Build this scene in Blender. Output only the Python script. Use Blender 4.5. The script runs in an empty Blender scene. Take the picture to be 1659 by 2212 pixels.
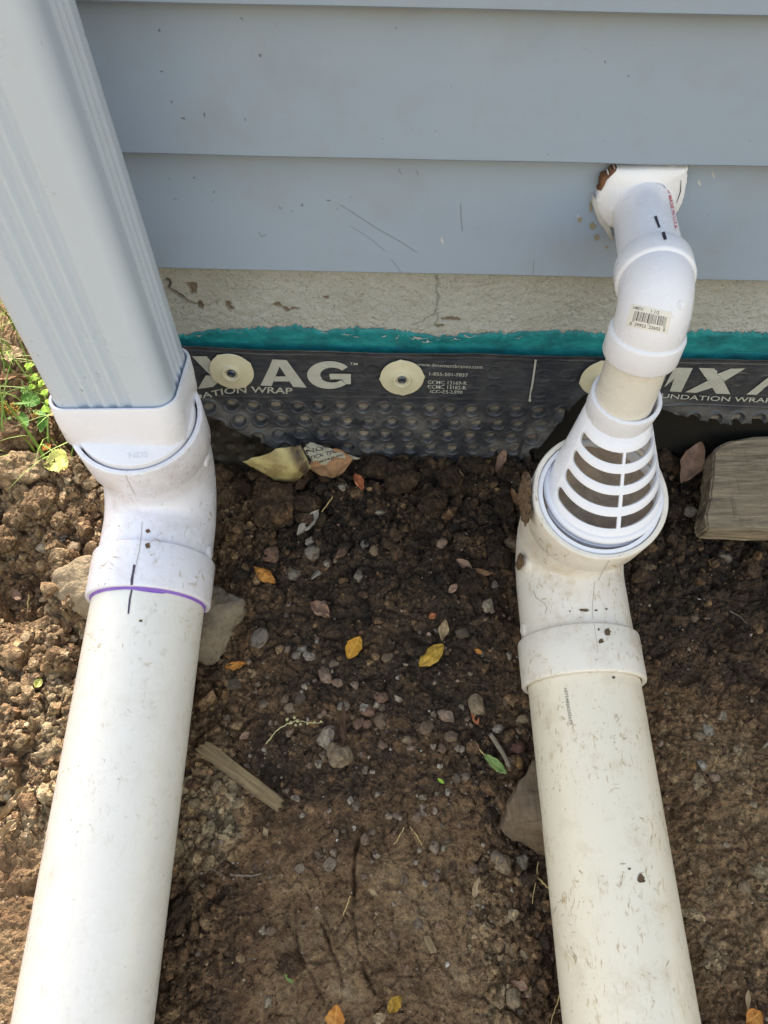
import bpy, bmesh, math, random
import numpy as np
from mathutils import Vector, Matrix
from mathutils.bvhtree import BVHTree
from math import sin, cos, pi, radians, atan2, sqrt, acos

# ------------------------------------------------------------------ camera, sky, sun, exposure
SC = bpy.context.scene
COL = SC.collection
rng = np.random.default_rng(7)
random.seed(7)
FPX, CX, CY = 1533.0, 829.5, 1106.0          # lens in units of a 1659 x 2212 picture
PITCH, ROLL = radians(51), radians(1.24)
CAM = np.array([0.0, -0.55, 0.72])
FWD = np.array([0, cos(PITCH), -sin(PITCH)])
_u0 = np.array([0, sin(PITCH), cos(PITCH)]); _r0 = np.array([1.0, 0, 0])
RGT = cos(ROLL) * _r0 + sin(ROLL) * _u0
UPV = -sin(ROLL) * _r0 + cos(ROLL) * _u0
cd = bpy.data.cameras.new('camera'); cam = bpy.data.objects.new('camera', cd); COL.objects.link(cam)
cd.sensor_fit = 'VERTICAL'; cd.sensor_height = 36; cd.lens = FPX / 2212 * 36
cd.clip_start = 0.01; cd.clip_end = 500
cam.matrix_world = Matrix(((RGT[0], UPV[0], -FWD[0], CAM[0]), (RGT[1], UPV[1], -FWD[1], CAM[1]),
                           (RGT[2], UPV[2], -FWD[2], CAM[2]), (0, 0, 0, 1)))
SC.camera = cam
SUN_EL = radians(36); LDIR = Vector((0.07, -1.0, 0)).normalized() * cos(SUN_EL) + Vector((0, 0, -sin(SUN_EL)))
w = bpy.data.worlds.new('World'); SC.world = w; w.use_nodes = True
nt = w.node_tree; sky = nt.nodes.new('ShaderNodeTexSky'); sky.sky_type = 'NISHITA'; sky.sun_disc = False
sky.sun_elevation = SUN_EL; sky.sun_rotation = atan2(-LDIR.x, -LDIR.y); sky.dust_density = 3.0; sky.air_density = 2.4; sky.ozone_density = 0.0
bg = nt.nodes['Background']; bg.inputs[1].default_value = 0.15; tint = nt.nodes.new('ShaderNodeMix'); tint.data_type = 'RGBA'; tint.blend_type = 'MULTIPLY'; tint.inputs[0].default_value = 1.0; tint.inputs[7].default_value = (1.14, 0.99, 0.96, 1)   # tint added to warm the sky's light
nt.links.new(sky.outputs[0], tint.inputs[6]); nt.links.new(tint.outputs[2], bg.inputs[0])
sd = bpy.data.lights.new('sun', 'SUN'); sd.energy = 2.9; sd.angle = radians(0.5); sd.color = (1.0, 0.95, 0.85)
so = bpy.data.objects.new('sun', sd); COL.objects.link(so); so.rotation_euler = LDIR.to_track_quat('-Z', 'Y').to_euler(); so.location = (-1, 4, 6)
SC.view_settings.view_transform = 'Standard'; SC.view_settings.look = 'None'
SC.view_settings.gamma = 1; SC.view_settings.use_curve_mapping = False
SC.view_settings.exposure = 1.6

# ------------------------------------------------------------------ geometry of the view (a picture point seen on a real surface)
def ray(x, y): return FWD + (x - CX) / FPX * RGT - (y - CY) / FPX * UPV
def at_y(x, y, Y):
    d = ray(x, y); return CAM + d * ((Y - CAM[1]) / d[1])
def at_d(x, y, dep): return CAM + ray(x, y) * dep

# ------------------------------------------------------------------ numpy noise
_perm = np.random.default_rng(3).permutation(4096)
def _h2(ix, iy, k=0): return _perm[(_perm[(ix + 57 * k) & 4095] + iy) & 4095]
def perlin2(x, y, k=0):
    ix = np.floor(x).astype(np.int64); iy = np.floor(y).astype(np.int64); fx = x - ix; fy = y - iy
    u = fx * fx * fx * (fx * (fx * 6 - 15) + 10); v = fy * fy * fy * (fy * (fy * 6 - 15) + 10)
    def g(a, b):
        an = _h2(ix + a, iy + b, k) * (2 * pi / 4096); return np.cos(an) * (fx - a) + np.sin(an) * (fy - b)
    n0 = g(0, 0) * (1 - u) + g(1, 0) * u; n1 = g(0, 1) * (1 - u) + g(1, 1) * u
    return (n0 * (1 - v) + n1 * v) * 1.5
def fbm2(x, y, oct=4, k=0, gain=0.5):
    s = 0; a = 1.0
    for o in range(oct):
        s = s + a * perlin2(x * 2 ** o + 17.3 * o, y * 2 ** o + 9.1 * o, k + o); a *= gain
    return s
def worley2(x, y, k=0, jit=0.9):
    ix = np.floor(x).astype(np.int64); iy = np.floor(y).astype(np.int64)
    f1 = np.full(x.shape, 9.0); f2 = np.full(x.shape, 9.0); cid = np.zeros(x.shape)
    for a in (-1, 0, 1):
        for b in (-1, 0, 1):
            h = _h2(ix + a, iy + b, k); h2 = _h2(ix + a + 31, iy + b + 77, k + 5)
            px = ix + a + 0.5 + jit * (h / 4096 - 0.5); py = iy + b + 0.5 + jit * (h2 / 4096 - 0.5)
            d = np.hypot(px - x, py - y)
            m = d < f1; f2 = np.where(m, f1, np.minimum(f2, d)); cid = np.where(m, ((h * 7 + h2 * 3) % 997) / 997, cid); f1 = np.where(m, d, f1)
    return f1, f2, cid
def perlin3(p, k=0):
    i = np.floor(p).astype(np.int64); f = p - i; u = f * f * f * (f * (f * 6 - 15) + 10)
    def hsh(a, b, c): return _perm[(_perm[(_perm[(i[:, 0] + a + 57 * k) & 4095] + i[:, 1] + b) & 4095] + i[:, 2] + c) & 4095]
    def g(a, b, c):
        h = hsh(a, b, c); th = h * (2 * pi / 4096); z = ((h * 37) % 4096) / 2048.0 - 1; rr = np.sqrt(np.maximum(0, 1 - z * z))
        return rr * np.cos(th) * (f[:, 0] - a) + rr * np.sin(th) * (f[:, 1] - b) + z * (f[:, 2] - c)
    r = 0
    for a in (0, 1):
        for b in (0, 1):
            for c in (0, 1):
                r = r + g(a, b, c) * (u[:, 0] if a else 1 - u[:, 0]) * (u[:, 1] if b else 1 - u[:, 1]) * (u[:, 2] if c else 1 - u[:, 2])
    return r * 1.5
def fbm3(p, oct=3, k=0):
    s = 0; a = 1.0
    for o in range(oct): s = s + a * perlin3(p * 2 ** o + 11.7 * o, k + o); a *= 0.5
    return s
def sstep(e0, e1, x):
    t = np.clip((x - e0) / (e1 - e0), 0, 1); return t * t * (3 - 2 * t)
def seg_dist(x, y, pts):
    """distance to a polyline"""
    d = np.full(np.shape(x), 1e9)
    for (ax, ay), (bx, by) in zip(pts[:-1], pts[1:]):
        dx, dy = bx - ax, by - ay; t = np.clip(((x - ax) * dx + (y - ay) * dy) / (dx * dx + dy * dy + 1e-12), 0, 1)
        d = np.minimum(d, np.hypot(x - ax - t * dx, y - ay - t * dy))
    return d

# ------------------------------------------------------------------ materials
class NT:
    def __init__(s, name):
        s.m = bpy.data.materials.new(name); s.m.use_nodes = True; s.t = s.m.node_tree; s.b = s.t.nodes['Principled BSDF']
        s.co = s.t.nodes.new('ShaderNodeTexCoord').outputs['Object']
    def n(s, ty, **kw):
        nd = s.t.nodes.new(ty)
        for k, v in kw.items():
            if k.startswith('i_'):
                key = k[2:]; key = int(key) if key.isdigit() else key.replace('_', ' ')
                if hasattr(v, 'is_linked') or hasattr(v, 'links'): s.t.links.new(v, nd.inputs[key])
                else: nd.inputs[key].default_value = v
            else: setattr(nd, k, v)
        return nd
    def link(s, a, b): s.t.links.new(a, b)
    def mapping(s, scale=(1, 1, 1), rot=(0, 0, 0), src=None):
        nd = s.n('ShaderNodeMapping'); s.link(src or s.co, nd.inputs[0]); nd.inputs['Scale'].default_value = scale; nd.inputs['Rotation'].default_value = rot
        return nd.outputs[0]
    def noise(s, scale, detail=4, rough=0.55, vec=None, dist=0.0):
        nd = s.n('ShaderNodeTexNoise', i_Scale=scale, i_Detail=detail, i_Roughness=rough, i_Distortion=dist); s.link(vec or s.co, nd.inputs['Vector']); return nd.outputs[0]
    def voro(s, scale, vec=None, feature='F1', out='Distance'):
        nd = s.n('ShaderNodeTexVoronoi', i_Scale=scale, feature=feature); s.link(vec or s.co, nd.inputs['Vector']); return nd.outputs[out]
    def ramp(s, fac, stops, interp='LINEAR'):
        nd = s.n('ShaderNodeValToRGB'); s.link(fac, nd.inputs[0]); cr = nd.color_ramp; cr.interpolation = interp
        while len(cr.elements) < len(stops): cr.elements.new(0.5)
        for e, (p, c) in zip(cr.elements, stops):
            e.position = p; e.color = (c, c, c, 1) if not hasattr(c, '__len__') else (*c[:3], 1)
        return nd.outputs[0]
    def mix(s, fac, a, b, blend='MIX'):
        nd = s.n('ShaderNodeMix', data_type='RGBA', blend_type=blend)
        for k, v in ((0, fac), (6, a), (7, b)):
            if hasattr(v, 'is_linked'): s.link(v, nd.inputs[k])
            else: nd.inputs[k].default_value = v if k == 0 else (*v[:3], 1)
        return nd.outputs[2]
    def math(s, op, a, b=0.0):
        nd = s.n('ShaderNodeMath', operation=op)
        for k, v in ((0, a), (1, b)):
            if hasattr(v, 'is_linked'): s.link(v, nd.inputs[k])
            else: nd.inputs[k].default_value = v
        return nd.outputs[0]
    def bump(s, h, dist, strength=1.0, prev=None):
        nd = s.n('ShaderNodeBump'); s.link(h, nd.inputs['Height']); nd.inputs['Distance'].default_value = dist; nd.inputs['Strength'].default_value = strength
        if prev is not None: s.link(prev, nd.inputs['Normal'])
        return nd.outputs[0]
    def attr(s, name):
        return s.n('ShaderNodeAttribute', attribute_name=name)
    def done(s, color=None, rough=None, normal=None, spec=None, metal=None, sss=None, coat=None):
        for k, v in (('Base Color', color), ('Roughness', rough), ('Normal', normal), ('Specular IOR Level', spec), ('Metallic', metal), ('Coat Weight', coat)):
            if v is None: continue
            if hasattr(v, 'is_linked'): s.link(v, s.b.inputs[k])
            else: s.b.inputs[k].default_value = (*v[:3], 1) if k == 'Base Color' else v
        if sss:
            s.b.inputs['Subsurface Weight'].default_value = sss; s.b.inputs['Subsurface Radius'].default_value = (1, 0.9, 0.8); s.b.inputs['Subsurface Scale'].default_value = 0.003
        return s.m

def m_plain(name, col, rough=0.5, var=0.08, scale=60, bumpd=0.0, bscale=300, **kw):
    t = NT(name); n = t.noise(scale, 5)
    c = t.mix(n, tuple(v * (1 - var) for v in col), tuple(min(1, v * (1 + var)) for v in col))
    nm = t.bump(t.noise(bscale, 4), bumpd) if bumpd else None
    return t.done(c, rough, nm, **kw)

def m_pvc(name, col, dirt=0.3, dirtcol=(0.30, 0.21, 0.12), rough=0.28, grey=0.3, seed=0.0, grain=(1, 1, 1), specks=0.5):
    """white plastic with handling dirt: tan smears, brown scuffs, dark specks"""
    t = NT(name)
    off = t.n('ShaderNodeVectorMath', operation='ADD'); t.link(t.co, off.inputs[0]); off.inputs[1].default_value = (seed, seed * 1.7, seed * 0.6); v = off.outputs[0]
    big = t.noise(9, 5, 0.6, v)
    c = t.mix(big, tuple(a * 0.97 for a in col), tuple(min(1, a * 1.02) for a in col))
    sm = t.ramp(t.noise(26, 9, 0.76, v, 0.1), [(0.50, 0), (0.60, 0.4), (0.72, 1)])
    c = t.mix(t.math('MULTIPLY', sm, min(0.8, dirt * 0.95)), c, dirtcol)
    gv = t.mapping(grain, src=v)
    sc = t.ramp(t.noise(120, 6, 0.74, gv, 0.6), [(0.565, 0), (0.66, 1)])
    where = t.ramp(t.noise(16, 3, 0.5, v), [(0.43, 0), (0.56, 1)])
    c = t.mix(t.math('MULTIPLY', t.math('MULTIPLY', sc, where), min(0.9, dirt * 1.9)), c, tuple(a * 0.95 for a in dirtcol))
    sp = t.ramp(t.noise(230, 2, 0.5, v), [(0.70, 0), (0.735, 1)])
    wh2 = t.ramp(t.noise(12, 3, 0.5, gv), [(0.48, 0), (0.62, 1)])
    c = t.mix(t.math('MULTIPLY', t.math('MULTIPLY', sp, wh2), specks), c, (0.10, 0.085, 0.065))
    r = t.ramp(t.noise(30, 5, 0.6, v), [(0.3, rough * 0.8), (0.75, min(1, rough * 1.7))])
    nm = t.bump(t.noise(140, 4, 0.6, gv), 0.00025, 0.5)
    return t.done(c, r, nm, spec=0.5, sss=0.08)

M = {}
M['pvc_clean'] = m_pvc('white_pvc_clean', (0.77, 0.78, 0.86), 0.03, specks=0.15, rough=0.24, seed=1)
M['pvc_elbow_l'] = m_pvc('white_pvc_elbow', (0.76, 0.77, 0.87), 0.34, specks=0.9, rough=0.22, seed=2.3, grain=(2.2, 0.8, 1))
M['pvc_pipe_l'] = m_pvc('white_pvc_pipe', (0.77, 0.76, 0.735), 0.18, (0.36, 0.29, 0.18), rough=0.24, seed=4.1, grain=(1.6, 0.7, 1), specks=0.45)
M['pvc_elbow_r'] = m_pvc('dirty_pvc_elbow', (0.77, 0.73, 0.68), 0.75, (0.46, 0.33, 0.18), rough=0.30, seed=6.2, grain=(2.0, 0.8, 1), specks=0.6)
M['pvc_pipe_r'] = m_pvc('cream_pvc_pipe', (0.80, 0.735, 0.615), 0.50, (0.47, 0.33, 0.165), rough=0.30, seed=8.7, grain=(2.4, 0.7, 1), specks=0.5)
M['pvc_cream'] = m_pvc('aged_cream_pvc', (0.72, 0.69, 0.635), 0.10, rough=0.25, seed=3.3, specks=0.2)
M['alu_white'] = m_pvc('painted_aluminium', (0.505, 0.580, 0.690), 0.05, (0.45, 0.42, 0.34), rough=0.30, seed=5.5, specks=0.8)
M['purple'] = m_plain('purple_primer', (0.24, 0.12, 0.52), 0.35, 0.3, 90)
M['ink'] = m_plain('black_marker', (0.02, 0.015, 0.03), 0.4, 0.4, 200)
M['ink_purple'] = m_plain('dark_marker', (0.05, 0.03, 0.07), 0.4, 0.4, 200)
M['red_ink'] = m_plain('red_print', (0.60, 0.03, 0.07), 0.5, 0.4, 300)
M['grey_ink'] = m_plain('grey_print', (0.22, 0.20, 0.17), 0.6, 0.5, 400)
M['sticker'] = m_plain('label_paper', (0.72, 0.70, 0.65), 0.55, 0.08, 120)
M['line'] = m_plain('seam_line', (0.36, 0.34, 0.30), 0.6, 0.4, 300)

t = NT('siding_paint')
v = t.mapping((1, 1, 3)); big = t.noise(3.0, 4, 0.5, v)
c = t.mix(big, (0.248, 0.312, 0.408), (0.272, 0.338, 0.434))
st = t.ramp(t.noise(14, 6, 0.7), [(0.5, 0), (0.85, 1)]); c = t.mix(t.math('MULTIPLY', st, 0.35), c, (0.22, 0.20, 0.155))
sp = t.ramp(t.noise(190, 2, 0.5), [(0.72, 0), (0.76, 1)]); c = t.mix(t.math('MULTIPLY', sp, t.ramp(t.noise(17, 2), [(0.48, 0), (0.62, 0.8)])), c, (0.06, 0.06, 0.055))
nm = t.bump(t.noise(7, 3, 0.4, v), 0.004, 0.35); nm = t.bump(t.noise(240, 3, 0.6), 0.0002, 0.4, nm)
M['siding'] = t.done(c, t.ramp(t.noise(24, 4), [(0.3, 0.33), (0.8, 0.55)]), nm, spec=0.45)
M['siding_mark'] = m_plain('siding_scratch', (0.14, 0.15, 0.16), 0.7, 0.3, 300)
M['siding_chalk'] = m_plain('chalky_rub', (0.42, 0.44, 0.45), 0.8, 0.3, 200)
M['old_paint'] = m_plain('old_caulk_line', (0.52, 0.53, 0.52), 0.6, 0.2, 200, 0.0006, 200)

t = NT('painted_stucco')
n1 = t.noise(10, 6, 0.6); c = t.ramp(n1, [(0.28, (0.345, 0.350, 0.325)), (0.5, (0.418, 0.436, 0.420)), (0.72, (0.475, 0.490, 0.490))])
c = t.mix(t.ramp(t.noise(360, 3, 0.6), [(0.60, 0), (0.70, 0.6)]), c, (0.13, 0.12, 0.09))
at_ = t.attr('chip'); c = t.mix(at_.outputs['Fac'], c, t.mix(t.noise(160, 4), (0.13, 0.10, 0.070), (0.27, 0.22, 0.16)))
nm = t.bump(t.noise(420, 4, 0.65), 0.0026, 1.0); nm = t.bump(t.noise(60, 4), 0.0015, 0.4, nm)
M['stucco'] = t.done(c, 0.85, nm)
t = NT('teal_coating')
v = t.mapping((1, 1, 2)); c = t.ramp(t.noise(40, 6, 0.7, v), [(0.30, (0.004, 0.095, 0.118)), (0.52, (0.005, 0.200, 0.232)), (0.75, (0.018, 0.295, 0.315))])
c = t.mix(t.ramp(t.noise(60, 5, 0.7), [(0.66, 0), (0.74, 0.55)]), c, (0.20, 0.22, 0.17))
M['teal'] = t.done(c, 0.6, t.bump(t.noise(300, 5, 0.65, v), 0.0010, 0.7))

t = NT('black_membrane')
v = t.mapping((6, 1, 60)); c = t.ramp(t.noise(10, 5, 0.65, v), [(0.30, (0.011, 0.013, 0.018)), (0.58, (0.030, 0.035, 0.048)), (0.80, (0.080, 0.092, 0.118))])
mud = t.attr('mud'); mc = t.mix(t.noise(70, 5, 0.6), (0.090, 0.105, 0.140), (0.27, 0.245, 0.21))
mk = t.math('MULTIPLY', mud.outputs['Fac'], t.ramp(t.noise(45, 6, 0.7), [(0.36, 0), (0.66, 1)])); c = t.mix(mk, c, mc); c = t.mix(t.math('MULTIPLY', t.attr('spot').outputs['Fac'], t.ramp(t.noise(220, 3), [(0.35, 0.35), (0.55, 0.9)])), c, (0.29, 0.255, 0.21))
r = t.mix(mk, t.ramp(t.noise(20, 4, 0.6, v), [(0.3, 0.30), (0.8, 0.5)]), (0.75, 0.75, 0.75))
nm = t.bump(t.noise(14, 4, 0.6, v), 0.0006, 0.5); nm = t.bump(t.noise(170, 4), 0.0004, 0.5, nm)
M['membrane'] = t.done(c, r, nm, spec=0.5)
M['black_sheet'] = m_plain('black_smooth_sheet', (0.010, 0.0095, 0.009), 0.55, 0.5, 30, 0.0006, 120)
M['wrap_print'] = m_plain('wrap_print', (0.40, 0.41, 0.38), 0.6, 0.16, 120, 0.0003, 200)
M['plug'] = m_plain('cream_plastic', (0.58, 0.55, 0.41), 0.38, 0.12, 60, 0.0003, 150, sss=0.1)
M['nail'] = m_plain('blue_steel', (0.10, 0.12, 0.16), 0.3, 0.3, 200, metal=0.8)
t = NT('kraft_paper'); c = t.ramp(t.noise(26, 5, 0.65), [(0.3, (0.36, 0.29, 0.11)), (0.6, (0.52, 0.45, 0.21)), (0.8, (0.60, 0.55, 0.32))])
dk = t.attr('dirt'); c = t.mix(t.math('MULTIPLY', dk.outputs['Fac'], t.ramp(t.noise(80, 6, 0.7), [(0.25, 0.5), (0.5, 1)])), c, (0.060, 0.038, 0.022)); c = t.mix(t.ramp(t.noise(34, 6, 0.7), [(0.45, 0), (0.65, 0.65)]), c, (0.19, 0.125, 0.055))
c = t.mix(t.ramp(t.noise(130, 4, 0.65), [(0.62, 0), (0.70, 0.7)]), c, (0.10, 0.07, 0.035))
M['kraft'] = t.done(c, 0.65, t.bump(t.noise(60, 4), 0.002, 0.6))
M['print_paper'] = m_plain('printed_paper', (0.30, 0.29, 0.23), 0.6, 0.3, 40, 0.001, 60)

def m_soil(name, use_attr=True):
    t = NT(name)
    if not use_attr: t.co = t.mapping((0.032, 0.032, 0.032))
    n = t.noise(34, 7, 0.62); f = t.noise(420, 3, 0.6)
    if use_attr: d = t.attr('dry').outputs['Fac']  # dryness; on the ground it also holds the painted sun patches
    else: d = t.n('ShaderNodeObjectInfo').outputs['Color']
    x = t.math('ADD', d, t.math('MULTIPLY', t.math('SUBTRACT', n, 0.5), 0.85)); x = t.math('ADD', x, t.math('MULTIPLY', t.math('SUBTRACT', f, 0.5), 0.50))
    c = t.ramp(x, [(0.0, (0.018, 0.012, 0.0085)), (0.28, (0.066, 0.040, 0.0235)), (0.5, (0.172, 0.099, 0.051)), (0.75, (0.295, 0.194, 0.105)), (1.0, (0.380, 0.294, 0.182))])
    och = t.ramp(t.noise(55, 5, 0.7), [(0.63, 0), (0.72, 0.5)]); c = t.mix(och, c, (0.15, 0.082, 0.026))
    gr = t.ramp(t.voro(330, out='Color'), [(0.80, 0), (0.92, 0.5)]); gr2 = t.math('MULTIPLY', gr, t.ramp(t.voro(330), [(0.2, 1), (0.45, 0)])); c = t.mix(gr2, c, (0.22, 0.18, 0.13))
    cell = t.ramp(t.voro(210, out='Color'), [(0.0, 0.45), (0.5, 0.95), (1.0, 1.8)]); c = t.mix(t.attr('rough').outputs['Fac'] if use_attr else 0.8, c, t.mix(1.0, c, cell, 'MULTIPLY'))
    nm = t.bump(t.noise(300, 5, 0.7), 0.0034, 1.0); nm = t.bump(t.voro(520), 0.0016, 0.8, nm)
    return t.done(c, t.ramp(x, [(0.15, 0.62), (0.5, 0.9)]), nm, spec=0.35)
M['rock_sandy'] = m_plain('sandy_rock', (0.25, 0.195, 0.125), 0.9, 0.45, 70, 0.004, 260)
M['soil'] = m_soil('soil'); M['clod'] = m_soil('soil_clod', False)

t = NT('pebble_stone')
oc = t.n('ShaderNodeObjectInfo').outputs['Color']; n = t.noise(1.6, 5, 0.65)
c = t.mix(t.ramp(n, [(0.3, 0.0), (0.7, 0.75)]), oc, t.mix(0.5, oc, (0.26, 0.19, 0.125)))
c = t.mix(t.ramp(t.noise(1.1, 6, 0.72), [(0.44, 0), (0.62, 0.85)]), c, (0.060, 0.043, 0.029))
c = t.mix(t.ramp(t.noise(6, 3), [(0.58, 0), (0.68, 0.7)]), c, (0.05, 0.038, 0.028)); c = t.mix(1.0, c, (0.80, 0.76, 0.70), 'MULTIPLY')
M['pebble'] = t.done(c, 0.78, t.bump(t.noise(5, 5, 0.65), 0.0012, 0.8))
t = NT('rough_rock')
c = t.ramp(t.noise(38, 7, 0.65), [(0.28, (0.120, 0.094, 0.064)), (0.5, (0.225, 0.182, 0.130)), (0.75, (0.320, 0.270, 0.205))])
c = t.mix(t.ramp(t.noise(90, 5, 0.7), [(0.60, 0), (0.70, 0.6)]), c, (0.055, 0.042, 0.03))
nm = t.bump(t.noise(260, 5, 0.65), 0.0034, 1.0); M['rock'] = t.done(c, 0.9, t.bump(t.noise(60, 5), 0.004, 0.5, nm))

def m_wood(name, dark, light, ax, mud=0.2):
    t = NT(name); sc = [60, 60, 60]; sc[ax] = 5; v = t.mapping(tuple(sc))
    g = t.noise(3.2, 6, 0.7, v, 0.35); c = t.ramp(g, [(0.28, dark), (0.5, tuple((a + b) / 2 for a, b in zip(dark, light))), (0.72, light)])
    c = t.mix(t.ramp(t.noise(26, 6, 0.65), [(0.45, 0), (0.75, mud)]), c, (0.10, 0.062, 0.034))
    sc2 = [14, 14, 14]; sc2[ax] = 150; c2 = t.ramp(t.noise(1.3, 3, 0.6, t.mapping(tuple(sc2))), [(0.60, 0), (0.72, 0.6)])
    c = t.mix(c2, c, tuple(a * 0.45 for a in dark))
    nm = t.bump(g, 0.0035, 0.9); nm = t.bump(c2, 0.0012, -0.6, nm)
    return t.done(c, 0.85, nm)
M['timber'] = m_wood('weathered_timber', (0.105, 0.080, 0.055), (0.370, 0.305, 0.220), 0, 0.40)
M['chipwood'] = m_wood('splintered_wood', (0.110, 0.072, 0.036), (0.360, 0.265, 0.145), 0, 0.35)
M['wedge'] = m_wood('muddy_block', (0.095, 0.066, 0.042), (0.210, 0.150, 0.098), 1, 0.8)
def m_leaf(name, a, b, rough=0.6, vein=0.6, trans=0.15):
    t = NT(name); n = t.noise(70, 5, 0.65); c = t.mix(t.ramp(n, [(0.3, 0), (0.7, 1)]), a, b)
    c = t.mix(t.ramp(t.noise(180, 3), [(0.64, 0), (0.70, 0.6)]), c, tuple(x * 0.35 for x in a))
    va = t.attr('vein').outputs['Fac']; c = t.mix(t.math('MULTIPLY', va, 0.45), c, tuple(min(1, x * 1.5) for x in b))
    t.done(c, rough, t.bump(t.math('ADD', t.math('MULTIPLY', va, vein), t.noise(110, 4)), 0.0012, 0.7), spec=0.3)
    t.b.inputs['Transmission Weight'].default_value = 0.0
    return t.m
LEAF = dict(yellow=((0.40, 0.185, 0.020), (0.54, 0.29, 0.04)), olive=((0.24, 0.135, 0.020), (0.50, 0.31, 0.045)), orange=((0.36, 0.115, 0.018), (0.56, 0.27, 0.06)),
            tan=((0.26, 0.18, 0.10), (0.42, 0.31, 0.18)), brown=((0.16, 0.085, 0.04), (0.30, 0.165, 0.08)), dark=((0.06, 0.032, 0.02), (0.14, 0.075, 0.045)),
            red=((0.28, 0.075, 0.035), (0.42, 0.16, 0.07)), grey=((0.30, 0.26, 0.20), (0.46, 0.41, 0.33)), green=((0.12, 0.19, 0.05), (0.24, 0.32, 0.10)),
            palegreen=((0.42, 0.42, 0.09), (0.62, 0.60, 0.20)), lime=((0.20, 0.36, 0.03), (0.38, 0.56, 0.07)), deep=((0.05, 0.14, 0.02), (0.12, 0.26, 0.04)), mauve=((0.20, 0.12, 0.085), (0.30, 0.19, 0.13)))
for k, (a, b) in LEAF.items(): M['leaf_' + k] = m_leaf('leaf_' + k, a, b)
M['twig'] = m_plain('grey_twig', (0.20, 0.165, 0.125), 0.85, 0.35, 200, 0.001, 300)
M['straw'] = m_plain('dry_straw', (0.46, 0.34, 0.15), 0.7, 0.3, 150)
M['stalk'] = m_plain('pale_stalk', (0.46, 0.42, 0.22), 0.7, 0.3, 150)
M['white_bit'] = m_plain('white_bits', (0.70, 0.69, 0.66), 0.7, 0.15, 300)
M['grass'] = m_leaf('grass_blade', (0.09, 0.17, 0.025), (0.24, 0.36, 0.07))
M['caulk'] = m_plain('white_caulk', (0.76, 0.77, 0.82), 0.42, 0.06, 60, 0.0008, 90, sss=0.08)
M['escutcheon'] = m_plain('aged_white_plate', (0.66, 0.64, 0.57), 0.4, 0.1, 60, 0.0005, 90)
M['foam'] = m_plain('rusty_foam', (0.15, 0.068, 0.030), 0.8, 0.5, 120, 0.002, 160)
M['glue'] = m_plain('yellowed_adhesive', (0.25, 0.225, 0.165), 0.35, 0.3, 90)
M['mudcake'] = m_plain('caked_mud', (0.115, 0.072, 0.040), 0.9, 0.4, 80, 0.003, 160)
M['roof'] = m_plain('asphalt_shingle', (0.06, 0.06, 0.065), 0.9, 0.3, 40, 0.003, 200)
M['trim'] = m_plain('white_trim', (0.72, 0.72, 0.72), 0.5)
M['dark_hole'] = m_plain('gap_shadow', (0.02, 0.018, 0.015), 0.9)

# ------------------------------------------------------------------ object helpers
def smooth_mesh(me, ang=35):
    me.polygons.foreach_set('use_smooth', np.ones(len(me.polygons), bool))
    if ang: me.set_sharp_from_angle(angle=radians(ang))
def link(name, me, mat=None, parent=None, smooth=35):
    o = bpy.data.objects.new(name, me); COL.objects.link(o)
    if mat is not None: me.materials.append(M[mat] if isinstance(mat, str) else mat)
    if parent is not None:
        o.parent = parent; o.matrix_parent_inverse = Matrix.Translation(-Vector(parent.location)) if parent.parent is None else Matrix()
    if smooth: smooth_mesh(me, smooth)
    return o
def root_loc(o):
    while o.parent is not None: o = o.parent
    return o.location
def pyd(verts, faces, name='m'):
    me = bpy.data.meshes.new(name); me.from_pydata([tuple(map(float, v)) for v in verts], [], [tuple(map(int, f)) for f in faces]); me.update(); return me
def tag(o, label, cat, group=None):
    o['label'] = label; o['category'] = cat
    if group: o['group'] = group
    return o
def thing(name, label, cat, loc, group=None):
    o = bpy.data.objects.new(name, None); COL.objects.link(o); o.location = loc; o.empty_display_size = 0.02
    return tag(o, label, cat, group)
def grid_mesh(P, name='grid', attrs=None, flip=False):
    n, m, _ = P.shape; me = bpy.data.meshes.new(name); me.vertices.add(n * m); me.vertices.foreach_set('co', P.reshape(-1).astype(np.float32))
    a = (np.arange(n - 1)[:, None] * m + np.arange(m - 1)[None, :]).ravel()
    q = np.stack([a, a + 1, a + m + 1, a + m], 1) if flip else np.stack([a, a + m, a + m + 1, a + 1], 1)
    k = len(q); me.loops.add(4 * k); me.loops.foreach_set('vertex_index', q.ravel().astype(np.int32)); me.polygons.add(k)
    me.polygons.foreach_set('loop_start', (np.arange(k) * 4).astype(np.int32)); me.update(calc_edges=True)
    for nm, arr in (attrs or {}).items():
        at = me.attributes.new(nm, 'FLOAT', 'POINT'); at.data.foreach_set('value', arr.ravel().astype(np.float32))
    return me
def set_attr(me, nm, arr):
    at = me.attributes.new(nm, 'FLOAT', 'POINT'); at.data.foreach_set('value', np.asarray(arr, np.float32).ravel())
def norm(v): v = np.asarray(v, float); return v / np.linalg.norm(v)
def loft(stations, seg=72, close=False):
    """stations: (centre, e, g, radius); rings joined in order"""
    th = np.arange(seg) / seg * 2 * pi; V = []; Fc = []
    for c, e, g, r in stations:
        V.append(np.asarray(c) + r * (np.cos(th)[:, None] * e + np.sin(th)[:, None] * g))
    V = np.concatenate(V); k = len(stations)
    for i in range(k - 1):
        for j in range(seg):
            j2 = (j + 1) % seg; Fc.append((i * seg + j, i * seg + j2, (i + 1) * seg + j2, (i + 1) * seg + j))
    return V, Fc
def frame_for(n, hint=(0, 1, 0.01)):
    n = norm(n); e = norm(np.cross(hint, n)); g = np.cross(n, e); return e, g
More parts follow.
